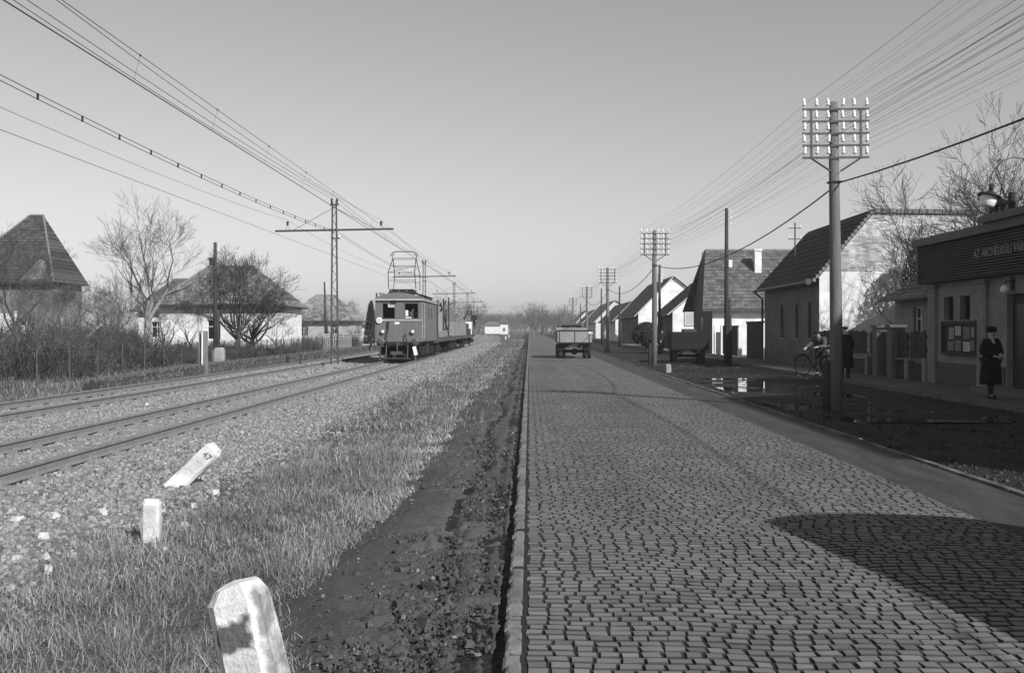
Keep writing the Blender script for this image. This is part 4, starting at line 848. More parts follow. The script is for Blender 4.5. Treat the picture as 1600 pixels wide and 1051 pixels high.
for x, s in ((-.5, 1), (.35, -1)): MB().tube([(x, 0, 1.3 if s < 0 else 2.0), (x, -.12, 1.4 if s < 0 else 1.7), (x-.1*s, -.2, 1.1), (x-.05*s, -.18, .8), (x+.05, -.1, .7)], .028, 6).build('brake_hose', black, lo)
MB().box(-.6, -.48, -.06, 0, 1.7, 2.0).build('lamp_iron', black, lo)
MB().box(.8, .98, -.35, -.28, .3, .75, ry=R(-14)).build('white_board', paint_w, lo)
MB().box(-.35, -.1, -.12, -.02, 3.0, 3.12).build('roof_lamp', black, lo)
MB().box(-.75, .65, 1.6, 3.6, 3.53, 3.6).box(-.7, .55, 1.7, 3.5, 3.6, 3.75).box(HW-.35, HW-.1, .5, LEN-.5, 3.42, 3.45).build('roof_platform', black, lo)
b = MB().tube([(-HW+.2, .2, 3.5), (-HW+.2, 7.8, 3.5)], .02, 5)
for k in range(8): b.box(-HW+.18, -HW+.24, .4+k, .44+k, 3.2, 3.5).box(HW-.24, HW-.18, .4+k, .44+k, 3.2, 3.47)
b.lathe([(.05, 3.2), (.05, 3.5)], (-HW+.05, .2, 0), 8); b.build('roof_rails', steel, lo)
for x in (-.6, -.2, .2, .6): MB().lathe([(.05, 3.5), (.08, 3.55), (.05, 3.6), (.08, 3.65), (.05, 3.72)], (x, 1.75, 0), 8).build('insulator', steel, lo)
# pantograph: diamond frame
pn = MB()
for s in (-1, 1):
    pn.tube([(s*.72, 1.6, 3.76), (s*.7, 1.2, 4.6), (s*.62, 2.5, 5.4)], .022, 6).tube([(s*.72, 3.5, 3.76), (s*.7, 3.9, 4.6), (s*.62, 2.6, 5.4)], .022, 6).tube([(s*.62, 2.55, 5.4), (s*.66, 2.55, 5.55), (s*.55, 2.55, 5.7)], .02, 6)
for (yy0, zz) in ((1.4, 4.2), (3.7, 4.2), (1.2, 4.6), (3.9, 4.6), (1.9, 5.0), (3.2, 5.0), (2.5, 5.38)): pn.tube([(-.68, yy0, zz), (.68, yy0, zz)], .013, 5)
pn.tube([(-.7, 1.2, 4.6), (.66, 1.9, 5.0)], .01, 4)
pn = pn.build('pantograph', black, lo)
MB().tube([(-.75, 2.5, 5.56), (-.62, 2.5, 5.74), (-.45, 2.5, 5.8), (.45, 2.5, 5.8), (.62, 2.5, 5.74), (.75, 2.5, 5.56)], .028, 6).tube([(-.66, 2.6, 5.45), (.66, 2.6, 5.45)], .013, 5).build('collector_bow', steel, pn)
def wheelset(parent, yv, r=.45, gauge=.752):
    w_ = MB()
    for s in (-1, 1): w_.lathe([(.08, -.05), (r*.75, -.03), (r*.8, -.05), (r, -.05), (r, .06), (r+.03, .07), (.08, .07)] if s < 0 else [(.08, -.07), (r+.03, -.07), (r, -.06), (r, .05), (r*.8, .05), (r*.75, .03), (.08, .05)], (s*gauge, yv, r+.0), 22, 'X')
    w_.tube([(-gauge, yv, r), (gauge, yv, r)], .07, 8); return w_.build('wheelset', mat('wheel_steel', .05, .3, 6, .6), parent)
def bogie(parent, yv, wb=1.1, r=.42):
    b = MB()
    for s in (-1, 1):
        b.box(s*1.0-.05, s*1.0+.05, yv-wb/2-.55, yv+wb/2+.55, .45, .62)
        for q in (-1, 1): b.box(s*1.05-.1, s*1.05+.1, yv+q*wb/2-.14, yv+q*wb/2+.14, .28, .6).box(s*1.06-.05, s*1.06+.05, yv+q*wb/2-.3, yv+q*wb/2+.3, .62, .7)
    b.box(-1, 1, yv-.15, yv+.15, .4, .75); b.build('bogie_frame', black, parent)
    for q in (-1, 1): wheelset(parent, yv+q*wb/2, r)
bogie(lo, 1.9); bogie(lo, 6.5)
MB().box(.85, 1.1, 3.4, 4.9, .3, .85).box(-1.1, -.85, 3.4, 4.9, .3, .85).box(-.9, .9, .2, LEN-.2, .8, .98).build('underframe', black, lo)
# wagons
def wagon(label, y0, L, name='flat_wagon', end_h=0):
    t = thing(name, label, 'railway wagon', (LX+float(curve(y0+L/2)), y0, RT)); t.rotation_euler.z = R(0 if y0 < 65 else .35)
    MB().box(-1.2, 1.2, 0, L, .95, 1.12).build('deck', mat('wagon_deck', .10, .3, 3, .9), t)
    MB().box(1.2, 1.24, 0, L, .86, 1.14).box(-1.24, -1.2, 0, L, .86, 1.14).box(-1.24, 1.24, -.06, 0, .8, 1.15).build('sole_bar', steel, t)
    bogie(t, 1.6, 1.3, .4); bogie(t, L-1.6, 1.3, .4)
    for x in (-.86, .88): MB().lathe([(.05, 0), (.05, -.3), (.18, -.3), (.18, -.34), (0, -.34)], (x, -.06, .98), 16, 'Y').build('buffer', black, t)
    MB().tube([(0, -.1, .95), (0, -.45, .8)], .04, 6).build('coupling', steel, t); return t
W1 = wagon('flat wagon behind the locomotive loaded with a light box, posts and machinery', 61.8, 14)
MB().box(-.5, .95, .4, 2.0, 1.12, 2.0).box(-.9, -.2, .5, 2.4, 1.12, 1.7).build('tool_box', mat('grey_boxes', .33, .15, 3), W1)
MB().box(-1.0, 1.18, 3.2, 7.0, 1.12, 1.5).box(.9, 1.15, 4.0, 12, 1.5, 1.56).build('side_boards', mat('pale_boards', .22, .25, 4), W1)
b = MB()
for k in range(9): b.box(1.05-.3*(k % 3), 1.15-.3*(k % 3), .8+k*1.45, .92+k*1.45, 1.12, 2.6+1.3*random.random())
b.tube([(.6, 5, 1.2), (.9, 9.5, 3.6)], .07, 6).tube([(1.0, 4.2, 3.3), (.9, 12, 1.3)], .05, 6).tube([(.2, 3.4, 2.9), (1.1, 3.9, 2.9)], .06, 6); b.build('stakes', dark_wood, W1)
for (yv, z, r) in ((5.3, 1.95, .42), (7.6, 1.9, .5), (10.2, 1.85, .45)): MB().lathe([(r*.3, -.35), (r, -.35), (r, -.3), (r*.5, -.3), (r*.5, .3), (r, .3), (r, .35), (r*.3, .35)], (.4, yv, z), 20, 'X').build('cable_drum', mat('drum_wood', .18, .3, 4), W1)
b = MB()
for k in range(6): b.tube([(-.8+.3*k, 3.1, 3.2+.1*(k % 3)), (-.6+.3*k, 6.0, 3.3-.1*(k % 2))], .05, 6)
b.box(-.9, 1.0, 3.4, 3.5, 1.5, 3.1).box(-.9, 1.0, 5.7, 5.8, 1.5, 3.2).build('pipe_rack', mat('pale_pipes', .3, .2, 4), W1)
W2 = wagon('wagon with a high load of upright pale boards under drooping canvas', 77.2, 15, 'loaded_wagon')
b = MB()
for k in range(28): b.box(1.16, 1.2, .2+k*.52, .58+k*.52, 1.12, 2.15+random.uniform(-.25, .35))
b.box(-1.2, 1.15, .1, .16, 1.12, 2.2); b.build('stake_sides', mat('pale_side_boards', .24, .3, 4), W2)
b = MB()
NX, NY = 12, 30
for i in range(NX+1):
    for k in range(NY+1):
        u = i/NX*2-1; v = k/NY; b.v.append((u*1.1, .3+v*14.2, 1.9+1.5*(1-abs(u)**2.4)*max(.02, .45+.5*math.sin(v*8-1.2)+.12*math.sin(v*31+u*5))+random.uniform(-.05, .05)))
for i in range(NX):
    for k in range(NY): b.f.append((i*(NY+1)+k, (i+1)*(NY+1)+k, (i+1)*(NY+1)+k+1, i*(NY+1)+k+1))
b.build('canvas_load', mat('load_canvas', .11, .3, 2, .9, .4, 8), W2, True)
W3 = wagon('last wagon, low with dark gear and a white board at its end', 93.6, 14, 'end_wagon')
MB().box(.6, 1.2, 8.6, 8.7, 1.1, 2.4).build('white_board', paint_w, W3); MB().box(-1.1, 1.1, 1, 12, 1.12, 1.7).box(-.5, .9, 3, 9, 1.7, 2.2).build('gear_boxes', dark_wood, W3)
b = MB().tube([(1.0, 11.5, 1.1), (1.0, 11.6, 3.6)], .06, 6).tube([(.4, 2, 1.5), (.9, 7, 3.5)], .08, 6).tube([(1.0, 11.6, 3.5), (.2, 8, 2.6)], .05, 6); b.build('derrick', black, W3)
# ---------------------------------------------------------------- people (one skinned body each, clothing as children)
def skin(name, V_, E_, m, parent=None, sub=2):
    keys = list(V_); me = bpy.data.meshes.new(name); me.from_pydata([V_[k][0] for k in keys], [(keys.index(a), keys.index(b_)) for a, b_ in E_], [])
    o = bpy.data.objects.new(name, me); col.objects.link(o); sm = o.modifiers.new('Skin', 'SKIN'); sm.use_smooth_shade = True
    if not me.skin_vertices: me.attributes.new('', 'FLOAT') if 0 else None
    bpy.context.view_layer.objects.active = o
    for i, k in enumerate(keys):
        r = V_[k][1]; r = (r, r) if isinstance(r, (int, float)) else r; me.skin_vertices[0].data[i].radius = r
    me.skin_vertices[0].data[0].use_root = True
    s = o.modifiers.new('Sub', 'SUBSURF'); s.levels = s.render_levels = sub
    bpy.context.view_layer.update(); dg = bpy.context.evaluated_depsgraph_get(); nm = bpy.data.meshes.new_from_object(o.evaluated_get(dg)); bpy.data.objects.remove(o)
    nm.materials.clear(); nm.materials.append(m); nm.polygons.foreach_set('use_smooth', [True]*len(nm.polygons))
    q = bpy.data.objects.new(name, nm); col.objects.link(q)
    if parent: q.parent = parent
    return q
def person(label, loc, rz, H, J, long_coat=True, cm=coat_m, tm=cloth_d, head_cover='scarf', group=None, lean=0):
    """J: joints for a figure facing local -Y, metres for H=1.65"""
    t = thing('person', label, 'person', loc, rz, group); t.scale = (H/1.65,)*3
    g = dict(pel=(0, 0, .88), wai=(0, 0, 1.02), che=(0, 0, 1.22), nec=(0, 0, 1.40), hb=(0, -.01, 1.46), hd=(0, -.015, 1.545), ht=(0, -.01, 1.60), nose=(0, -.115, 1.53), chin=(0, -.07, 1.465),
             ls=(-.17, 0, 1.33), rs=(.17, 0, 1.33), le=(-.23, .02, 1.06), re=(.23, .02, 1.06), lw=(-.2, -.08, .84), rw=(.2, -.08, .84),
             lh=(-.09, 0, .84), rh=(.09, 0, .84), lk=(-.09, -.02, .46), rk=(.09, -.02, .46), la=(-.09, .02, .09), ra=(.09, .02, .09), lt=(-.1, -.14, .03), rt=(.1, -.14, .03))
    g.update(J)
    V_ = {k: (Vector(v), r) for k, v, r in [('pel', g['pel'], (.14, .1)), ('wai', g['wai'], (.125, .095)), ('che', g['che'], (.15, .105)), ('nec', g['nec'], .052), ('chin', g['chin'], .04), ('hb', g['hb'], .07), ('hd', g['hd'], .088), ('ht', g['ht'], .066), ('nose', g['nose'], .014),
         ('ls', g['ls'], .055), ('rs', g['rs'], .055), ('le', g['le'], .042), ('re', g['re'], .042), ('lw', g['lw'], .026), ('rw', g['rw'], .026),
         ('lh', g['lh'], .085), ('rh', g['rh'], .085), ('lk', g['lk'], .055), ('rk', g['rk'], .055), ('la', g['la'], .038), ('ra', g['ra'], .038), ('lt', g['lt'], .03), ('rt', g['rt'], .03)]}
    E_ = [('pel', 'wai'), ('wai', 'che'), ('che', 'nec'), ('nec', 'hb'), ('hb', 'hd'), ('hd', 'ht'), ('hb', 'chin'), ('hd', 'nose'), ('che', 'ls'), ('che', 'rs'), ('ls', 'le'), ('rs', 're'), ('le', 'lw'), ('re', 'rw'), ('pel', 'lh'), ('pel', 'rh'), ('lh', 'lk'), ('rh', 'rk'), ('lk', 'la'), ('rk', 'ra'), ('la', 'lt'), ('ra', 'rt')]
    for s in 'lr':                      # palm, four unequal bent fingers and a thumb from the side of the palm
        e, w_ = Vector(g[s+'e']), Vector(g[s+'w']); d = (w_-e).normalized(); side = d.cross(Vector((0, 0, 1))).normalized() if abs(d.z) < .9 else Vector((0, 1, 0)); cur = d.cross(side).normalized()
        if cur.z > 0: cur = -cur
        V_[s+'p'] = (w_+d*.05, (.032, .018)); E_.append((s+'w', s+'p')); V_[s+'q'] = (w_+d*.085, (.034, .016)); E_.append((s+'p', s+'q'))
        for k, (o_, l) in enumerate(((-.03, .06), (-.01, .07), (.01, .066), (.03, .052))):
            V_[f'{s}f{k}a'] = (w_+d*.1+side*o_, .009); V_[f'{s}f{k}b'] = (w_+d*(.1+l*.5)+side*o_*1.1+cur*.01, .009); V_[f'{s}f{k}c'] = (w_+d*(.1+l*.8)+side*o_*1.1+cur*.035, .007)
            E_ += [(s+'q', f'{s}f{k}a'), (f'{s}f{k}a', f'{s}f{k}b'), (f'{s}f{k}b', f'{s}f{k}c')]
        m_ = -1 if s == 'l' else 1
        V_[s+'ta'] = (w_+d*.06-side*m_*.045, .011); V_[s+'tb'] = (w_+d*.1-side*m_*.055+cur*.01, .009); E_ += [(s+'p', s+'ta'), (s+'ta', s+'tb')]
    body = skin('body', V_, E_, skin_m, t)
    hd = Vector(g['hd']); f = (Vector(g['nose'])-hd); f.z = 0; f.normalize(); r_ = Vector((-f.y, f.x, 0))
    b = MB()
    for s in (-1, 1): b.lathe([(.004, -.01), (.012, 0), (.004, .01)], tuple(hd+f*.076+r_*s*.034+Vector((0, 0, .01))), 8)
    b.box(*sum([[c-.018, c+.018] if i == 0 else ([c-.006, c+.006]) for i, c in enumerate(hd+f*.085+Vector((0, 0, -.05)))], [])); b.build('features', mat('dark_features', .03, .1), t)
    # trousers or stockings with shoes
    for s in 'lr': MB().lathe([(.04, -.06), (.05, -.02), (.045, .04), (.03, .07)], tuple(Vector(g[s+'a'])+Vector((0, -.01, -.03))), 12).tube([tuple(Vector(g[s+'a'])+Vector((0, .04, -.05))), tuple(Vector(g[s+'t'])+Vector((0, 0, .01))), tuple(Vector(g[s+'t'])+Vector((0, -.04, .0)))], [.045, .045, .03], 10).build('shoe', black, t, True)
    V2 = {k: (V_[k][0], (V_[k][1] if isinstance(V_[k][1], float) else V_[k][1][0])+.018) for k in ('pel', 'lh', 'rh', 'lk', 'rk', 'la', 'ra')}
    skin('trousers', V2, [('pel', 'lh'), ('pel', 'rh'), ('lh', 'lk'), ('rh', 'rk'), ('lk', 'la'), ('rk', 'ra')], tm, t)
    V3 = {k: (V_[k][0], r) for k, r in (('wai', (.165, .13)), ('pel', (.17, .14)), ('che', (.18, .135)), ('nec', (.075, .07)), ('ls', .085), ('rs', .085), ('le', .07), ('re', .07), ('lw', .05), ('rw', .05))}
    E3 = [('pel', 'wai'), ('wai', 'che'), ('che', 'nec'), ('che', 'ls'), ('che', 'rs'), ('ls', 'le'), ('rs', 're'), ('le', 'lw'), ('re', 'rw')]
    skin('coat' if long_coat else 'jacket', V3, E3, cm, t)
    if long_coat:
        p = g['pel']; MB().lathe([(.18, 1.1), (.21, .95), (.24, .75), (.26, .5), (.265, .34), (.25, .335), (.1, .5)], (p[0], p[1]+.01, 0), 24, sy=.72).build('coat_skirt', cm, t, True)
    h = Vector(g['hd'])
    if head_cover == 'hat': MB().lathe([(.105, .0), (.115, .04), (.115, .1), (.08, .145), (.01, .15)], tuple(h+Vector((0, .01, .0))), 18, sy=1.05).build('fur_hat', cm, t, True)
    elif head_cover == 'cap': MB().lathe([(.1, .02), (.115, .05), (.1, .1), (.02, .12)], tuple(h+Vector((0, .0, .0))), 16, sy=1.1).box(h.x-.07, h.x+.07, h.y-.16, h.y-.06, h.z+.03, h.z+.045).build('cap', cloth_d, t, True)
    else:
        v = {'a': (h+Vector((0, .03, .02)), .1), 'b': (h+Vector((0, .035, -.1)), .085), 'c': (h+Vector((0, -.0, -.14)), .07), 'd': (h+Vector((0, .02, .06)), .085)}
        skin('headscarf', v, [('a', 'b'), ('b', 'c'), ('a', 'd')], cm, t)
    return t
person('woman in long black coat and round hat walking on the sidewalk with hands clasped', (fx(1543, 23.4), 23.4, .09), R(12), 1.6, dict(le=(-.26, .0, 1.08), re=(.27, .0, 1.06), lw=(-.07, -.2, 1.0), rw=(.1, -.2, 1.04), lk=(-.06, -.06, .46), rk=(.08, .04, .46), la=(-.04, -.04, .09), ra=(.07, .14, .11), lt=(-.04, -.19, .03), rt=(.08, .0, .04)), head_cover='hat')
pp_ = person('dark figure standing behind the nearest telegraph pole by the fence', (fx(1318, 33.5), 33.5, .09), R(170), 1.66, {}, head_cover='cap')
person('bending person in a grey jacket and cap leaning over a bicycle at the fence', (9.98, 35.3, .09), R(-28), 1.66, dict(wai=(0, -.05, 1.02), che=(0, -.2, 1.18), nec=(0, -.32, 1.3), hb=(0, -.36, 1.34), hd=(0, -.4, 1.40), ht=(0, -.41, 1.46), nose=(.0, -.5, 1.38), chin=(0, -.44, 1.32), ls=(-.17, -.24, 1.24), rs=(.17, -.24, 1.24), le=(-.3, -.36, 1.02), re=(.24, -.4, 1.0), lw=(-.34, -.55, .95), rw=(.05, -.58, .97)), False, cloth_m, cloth_d, 'cap')
person('dark standing person beside the wall near the second telegraph pole', (fx(1033.5, 70), 70, .09), R(30), 1.6, {}, head_cover='cap')
person('worker in dark clothes standing on the last wagon', (-5.6, 104.5, 1.75), R(-20), 1.7, dict(le=(-.2, -.1, 1.1)), False, cloth_d, cloth_d, 'cap')
person('locomotive driver behind the right front window, seen from the chest up', (LX+.72, LY+.42, 1.2), R(12), 1.65, dict(lw=(-.2, -.3, 1.05), rw=(.2, -.3, 1.05)), False, cloth_m, cloth_d, 'cap')
person('tiny figure in pale clothes walking before the white gabled house', (fx(946, 120), 120, .09), R(0), 1.6, {}, True, mat('pale_cloth', .3, .2), cloth_d, 'scarf')
# bicycle
bk = thing('bicycle', 'dark bicycle with bright handlebar held by the bending person', 'bicycle', (9.68, 34.8, .09), R(38))
def bwheel(yv, nm='wheel'):
    b = MB(); n = 28
    ring = [(0, yv+.33*math.cos(2*PI*k/n), .345+.33*math.sin(2*PI*k/n)) for k in range(n+1)]; b.tube(ring, .017, 6, False); w_ = b.build(nm, rubber, bk)
    s = MB()
    for k in range(16): s.tube([(0, yv, .345), (0, yv+.32*math.cos(k*PI/8), .345+.32*math.sin(k*PI/8))], .003, 3)
    s.lathe([(.03, -.04), (.03, .04)], (0, yv, .345), 8, 'X'); s.build('spokes', steel, w_)
    MB().tube([(0, yv+.365*math.cos(a), .345+.365*math.sin(a)) for a in np.linspace(.3, 2.9, 10)], .022, 5).build('mudguard', black, bk)
bwheel(-.52); bwheel(.52)
MB().tube([(0, -.52, .345), (0, -.42, .75), (0, -.38, .95)], .017, 6).tube([(0, -.41, .82), (0, .15, .82)], .016, 6).tube([(0, -.43, .72), (0, .05, .3)], .018, 6).tube([(0, .2, .92), (0, .05, .3)], .016, 6).tube([(0, .05, .3), (0, .52, .345), (0, .16, .82)], .012, 6).build('frame', black, bk)
MB().tube([(-.28, -.22, 1.0), (-.25, -.36, 1.03), (0, -.4, .99), (.25, -.36, 1.03), (.28, -.22, 1.0)], .014, 6).build('handlebar', mat('chrome', .6, .1, 3, .25, metal=.8), bk)
MB().box(-.07, .07, .12, .3, .92, .98).box(-.03, .03, .02, .13, .93, .965).build('saddle', mat('saddle_leather', .05, .2), bk)
MB().box(-.07, .07, .3, .75, .74, .76).build('carrier', steel, bk); MB().lathe([(.02, -.06), (.05, -.08), (.06, -.12), (.0, -.13)], (0, -.4, .85), 10, 'Y').build('lamp', MATS['chrome'], bk)
MB().lathe([(.0, -.01), (.09, -.01), (.09, .01), (.0, .01)], (.04, .05, .3), 14, 'X').box(.05, .12, -.12, -.04, .29, .31).box(-.12, -.05, .14, .22, .29, .31).build('crank', steel, bk)
# ---------------------------------------------------------------- lorry, cart, unseen covered lorry added to cast a shadow
def wheel(parent, x, yv, r, w_, nm='wheel'):
    t_ = MB().lathe([(r*.55, -w_/2), (r*.9, -w_/2), (r, -w_*.35), (r, w_*.35), (r*.9, w_/2), (r*.55, w_/2)], (x, yv, r), 24, 'X').build(nm, rubber, parent, True)
    MB().lathe([(.03, -w_*.42), (r*.5, -w_*.42), (r*.56, -w_*.5), (r*.56, w_*.5), (r*.5, w_*.42), (.03, w_*.42)], (x, yv, r), 18, 'X').build('rim', steel, t_); return t_
def lorry(label, loc, rz, cover=False):
    t = thing('lorry', label, 'lorry', loc, rz); W_ = .99; L = 4.0
    MB().box(-W_+.03, W_-.03, 0, L, .90, .96).build('deck', dark_wood, t)
    if not cover:
        MB().box(-W_, W_, -.04, 0, .95, 1.62).build('tailboard', truck_m, t)
        MB().box(W_-.04, W_, .002, L, .95, 1.62).build('side_board', truck_m, t); MB().box(-W_, -W_+.04, .002, L, .95, 1.62).build('side_board', truck_m, t); MB().box(-W_+.04, W_-.04, L-.04, L, .95, 1.8).build('head_board', truck_m, t)
        b = MB()
        for x in (-W_+.12, 0, W_-.16): b.box(x-.02, x+.02, -.06, -.042, .92, 1.64)
        b.box(-W_-.02, W_+.02, -.07, -.041, 1.59, 1.65).box(-W_-.02, W_+.02, -.08, -.042, .86, .94); b.build('strapping', black, t)
        MB().box(W_-.2, W_+.03, -.085, -.072, 1.42, 1.56).build('tail_plate', paint_w, t)
        b = MB(); NX, NY = 14, 20
        for i in range(NX+1):
            for k in range(NY+1):
                u = i/NX*2-1; v = k/NY*2-1; b.v.append((u*(W_-.05), L/2+v*(L/2-.06), 1.55+.26*(1-u**2)*(1-v**4)**.5+random.uniform(-.015, .015)))
        for i in range(NX):
            for k in range(NY): b.f.append((i*(NY+1)+k, (i+1)*(NY+1)+k, (i+1)*(NY+1)+k+1, i*(NY+1)+k+1))
        b.build('load', mat('sand_load', .2, .2, 6, .95, .4, 40), t, True)
    else:
        pr = [(-W_, .95), (W_, .95), (W_, 2.0), (W_*.8, 2.25), (W_*.4, 2.4), (0, 2.45), (-W_*.4, 2.4), (-W_*.8, 2.25), (-W_, 2.0)]
        MB().prism(pr, 0, L, 'Y').build('canvas_cover', canvas_m, t)
    for s in (-1, 1):
        for d in (0, .26): wheel(t, s*(W_-.12-d), .75, .4, .2)
        wheel(t, s*(W_-.14), L+.35, .4, .2)
        MB().box(s*.35-.04, s*.35+.04, -.02, L+1.4, .62, .76).build('chassis_rail', black, t)
        MB().box(s*(W_-.25)-.2, s*(W_-.25)+.2, .2, .22, .5, .88).build('mud_flap', black, t)
    MB().tube([(-W_+.3, .75, .4), (W_-.3, .75, .4)], .07, 8).lathe([(.05, -.2), (.17, -.1), (.17, .1), (.05, .2)], (0, .75, .4), 14, 'X').build('rear_axle', black, t)
    MB().tube([(-W_+.3, L+.35, .4), (W_-.3, L+.35, .4)], .05, 8).build('front_axle', black, t)
    MB().box(-.2, .2, -.12, -.02, .72, .86).build('tow_hook', black, t)
    c = MB().box(-.85, .85, L+.1, L+1.2, .7, 1.45).prism([(-.85, 1.45), (.85, 1.45), (.76, 2.0), (.7, 2.08), (-.7, 2.08), (-.76, 2.0)], L+.1, L+1.0, 'Y').build('cab', mat('cab_paint', .1, .2, 4, .5), t)
    MB().box(-.6, .6, L+.085, L+.098, 1.65, 1.95).build('rear_window', glass_d, c); MB().box(.81, .85, L+.3, L+.85, 1.5, 1.95).box(-.85, -.81, L+.3, L+.85, 1.5, 1.95).build('side_window', glass_d, c)
    MB().prism([(-.5, .7), (.5, .7), (.48, 1.25), (.3, 1.35), (-.3, 1.35), (-.48, 1.25)], L+1.2, L+2.0, 'Y').build('bonnet', MATS['cab_paint'], t)
    for s in (-1, 1): MB().lathe([(.06, 0), (.1, .1), (.0, .12)], (s*.6, L+1.9, .95), 12, 'Y').build('headlight', steel, t)
    for s in (-1, 1): MB().box(s*.72-.16, s*.72+.16, L-.1, L+.8, .82, .86).build('mudguard', black, t)
    return t
lorry('open lorry with pale boarded bed and a heaped load driving away along the cobbles', (2.62, 59, -.02), R(.4))
lorry('unseen canvas covered lorry added beyond the right edge to cast a road shadow', (4.85, 6.7, 0), R(190), True)  # added out of view to throw the shadow across the near setts
ct = thing('farm_cart', 'rubber tyred cart with boards coloured dark as in shade, parked beside the second telegraph pole', 'cart', (fx(1078, 52), 52, -.06), R(-3))
MB().box(-.92, .92, 0, .05, .72, 1.6).build('tailboard', cart_m, ct); MB().box(-.92, -.87, .052, 3.6, .72, 1.6).build('side_board', cart_m, ct); MB().box(.87, .92, .052, 3.6, .72, 1.6).build('side_board', cart_m, ct)
MB().box(-.87, .87, .052, 3.6, .66, .72).box(-.87, .87, 3.56, 3.6, .72, 1.6).build('floor', dark_wood, ct); MB().box(-.3, .35, .3, 1.6, .75, 1.75).build('sacks', cloth_m, ct)
for s in (-1, 1):
    wheel(ct, s*.7, .7, .37, .17); wheel(ct, s*.7, 2.9, .37, .17); MB().box(s*.4-.04, s*.4+.04, .05, 3.5, .5, .64).build('frame_rail', black, ct)
MB().tube([(-.7, .7, .37), (.7, .7, .37)], .05, 8).tube([(-.7, 2.9, .37), (.7, 2.9, .37)], .05, 8).build('axles', black, ct); MB().tube([(0, 3.5, .55), (0, 5.6, .3)], .05, 6).build('drawbar', dark_wood, ct)
# ---------------------------------------------------------------- trees
def branchy(seed, H, spread=.6, depth=7, trunk_h=.24, r0=.16, up=.06, wob=.16, limbs=4, width=1.):
    """trunk, a ring of limbs, then forks that shorten towards fine twigs"""
    rn = random.Random(seed); segs = []
    def grow(p, d, L, r, k):
        n = 4 if k <= 2 else 3; pts = [p]; rs = [r]; dd = d.copy()
        for i in range(n):
            dd = (dd+Vector((rn.gauss(0, wob), rn.gauss(0, wob), rn.gauss(0, wob*.6)+up))).normalized()
            pts.append(pts[-1]+dd*L/n); rs.append(max(r*(1-.4*(i+1)/n), .006))
        segs.append((k, pts, rs))
        if k >= depth: return
        if k == 0:
            for q in range(limbs):
                a = 2*PI*(q+rn.uniform(-.25, .25))/limbs; tl = spread*rn.uniform(.75, 1.25)*.9; j = n if q % 2 == 0 else n-1
                nd = Vector((math.cos(a)*math.sin(tl)*width, math.sin(a)*math.sin(tl)*width, math.cos(tl))).normalized(); grow(pts[j], nd, L*rn.uniform(.8, 1.05), rs[j]*.62, 1)
            grow(pts[-1], dd, L*.9, rs[-1]*.75, 1); return
        m = 2 if k < 3 else 3
        for q in range(m):
            j = n if q == 0 else rn.choice(range(1, n+1)); s_ = spread*rn.uniform(.6, 1.25)*(.5 if q == 0 else 1)
            a = rn.uniform(0, 2*PI); u = dd.orthogonal().normalized(); v = dd.cross(u); nd = (dd*math.cos(s_)+(u*math.cos(a)+v*math.sin(a))*math.sin(s_)).normalized()
            if nd.z < -.1: nd.z *= -.5; nd.normalize()
            grow(pts[j], nd, L*rn.uniform(.66, .84), max(rs[j]*(.82 if q == 0 else .55), .0055), k+1)
    grow(Vector((0, 0, -.1)), Vector((rn.gauss(0, .03), rn.gauss(0, .03), 1)).normalized(), H*trunk_h, r0, 0)
    zmax = max(p.z for _, ps, _ in segs for p in ps); f = H/zmax
    tk = MB(); cr = MB()
    for k, ps, rs in segs:
        ps = [p*f for p in ps]
        if k <= 1: tk.tube(ps, rs, 8, False)
        else: cr.tube(ps, rs, 4 if k < 4 else 3, False)
    return tk, cr
def tree(label, loc, seed, H, grp=None, name='bare_tree', tm=bark, cm=twig_m, **kw):
    t = thing(name, label, 'tree', loc, 0, grp); a, b_ = branchy(seed, H, **kw); a.build('trunk', tm, t, True); b_.build('crown', cm, t); return t
tree('large bare tree with pale trunk rising above the left gardens', (fx(226, 66), 66, -.1), 11, 10.9, r0=.34, tm=bark_l, cm=twig_l, depth=7, limbs=5, spread=.55)
tree('slim pale trunked tree leaning just left of the large bare tree', (fx(204, 63), 63, -.1), 5, 6.4, r0=.1, tm=bark_l, cm=twig_l, depth=6, limbs=3, spread=.45)
tree('dense bare fruit tree in front of the white walled hipped house', (fx(368, 60), 60, -.1), 21, 6.9, r0=.2, depth=7, limbs=11, spread=.7, trunk_h=.2, tm=mat('dark_bark', .06, .3, 8), cm=mat('dark_twigs', .045, .25, 2))
tree('knotty dark fruit tree before the white wall, right of the plain pole', (fx(392, 63), 63, -.1), 25, 5.0, r0=.22, depth=7, limbs=8, spread=.85, trunk_h=.22, width=1.4, tm=mat('dark_bark', .06, .3, 8), cm=mat('dark_twigs', .045, .25, 2))
tree('bare tree in front of the steep shingle roof at the left edge', (fx(12, 64), 64, -.1), 31, 8.6, r0=.2, depth=7, limbs=5, spread=.65)
tree('pale barked slanting tree between the steep roofed house and the large bare tree', (fx(110, 62), 62, -.1), 33, 5.6, r0=.14, tm=bark_l, cm=twig_l, depth=7, limbs=4, spread=.7)
tree('bare walnut tree spreading its branches above the outbuilding behind the shop', (16.4, 35.5, 0), 42, 7.8, r0=.34, depth=7, limbs=9, spread=.85, width=1.7, trunk_h=.28, tm=mat('dark_bark', .06, .3, 8), cm=mat('dark_twigs', .045, .25, 2))
tree('second bare tree at the right edge, its branches above the street lamp', (17.4, 33.5, 0), 47, 9.4, r0=.34, depth=7, limbs=9, spread=.75, width=1.3, tm=MATS['dark_bark'], cm=MATS['dark_twigs'])
tree('low bushy tree before the brick gable beside the outbuilding roof', (15.2, 40.9, 0), 52, 5.6, r0=.12, trunk_h=.3, depth=6, limbs=5, spread=.7)
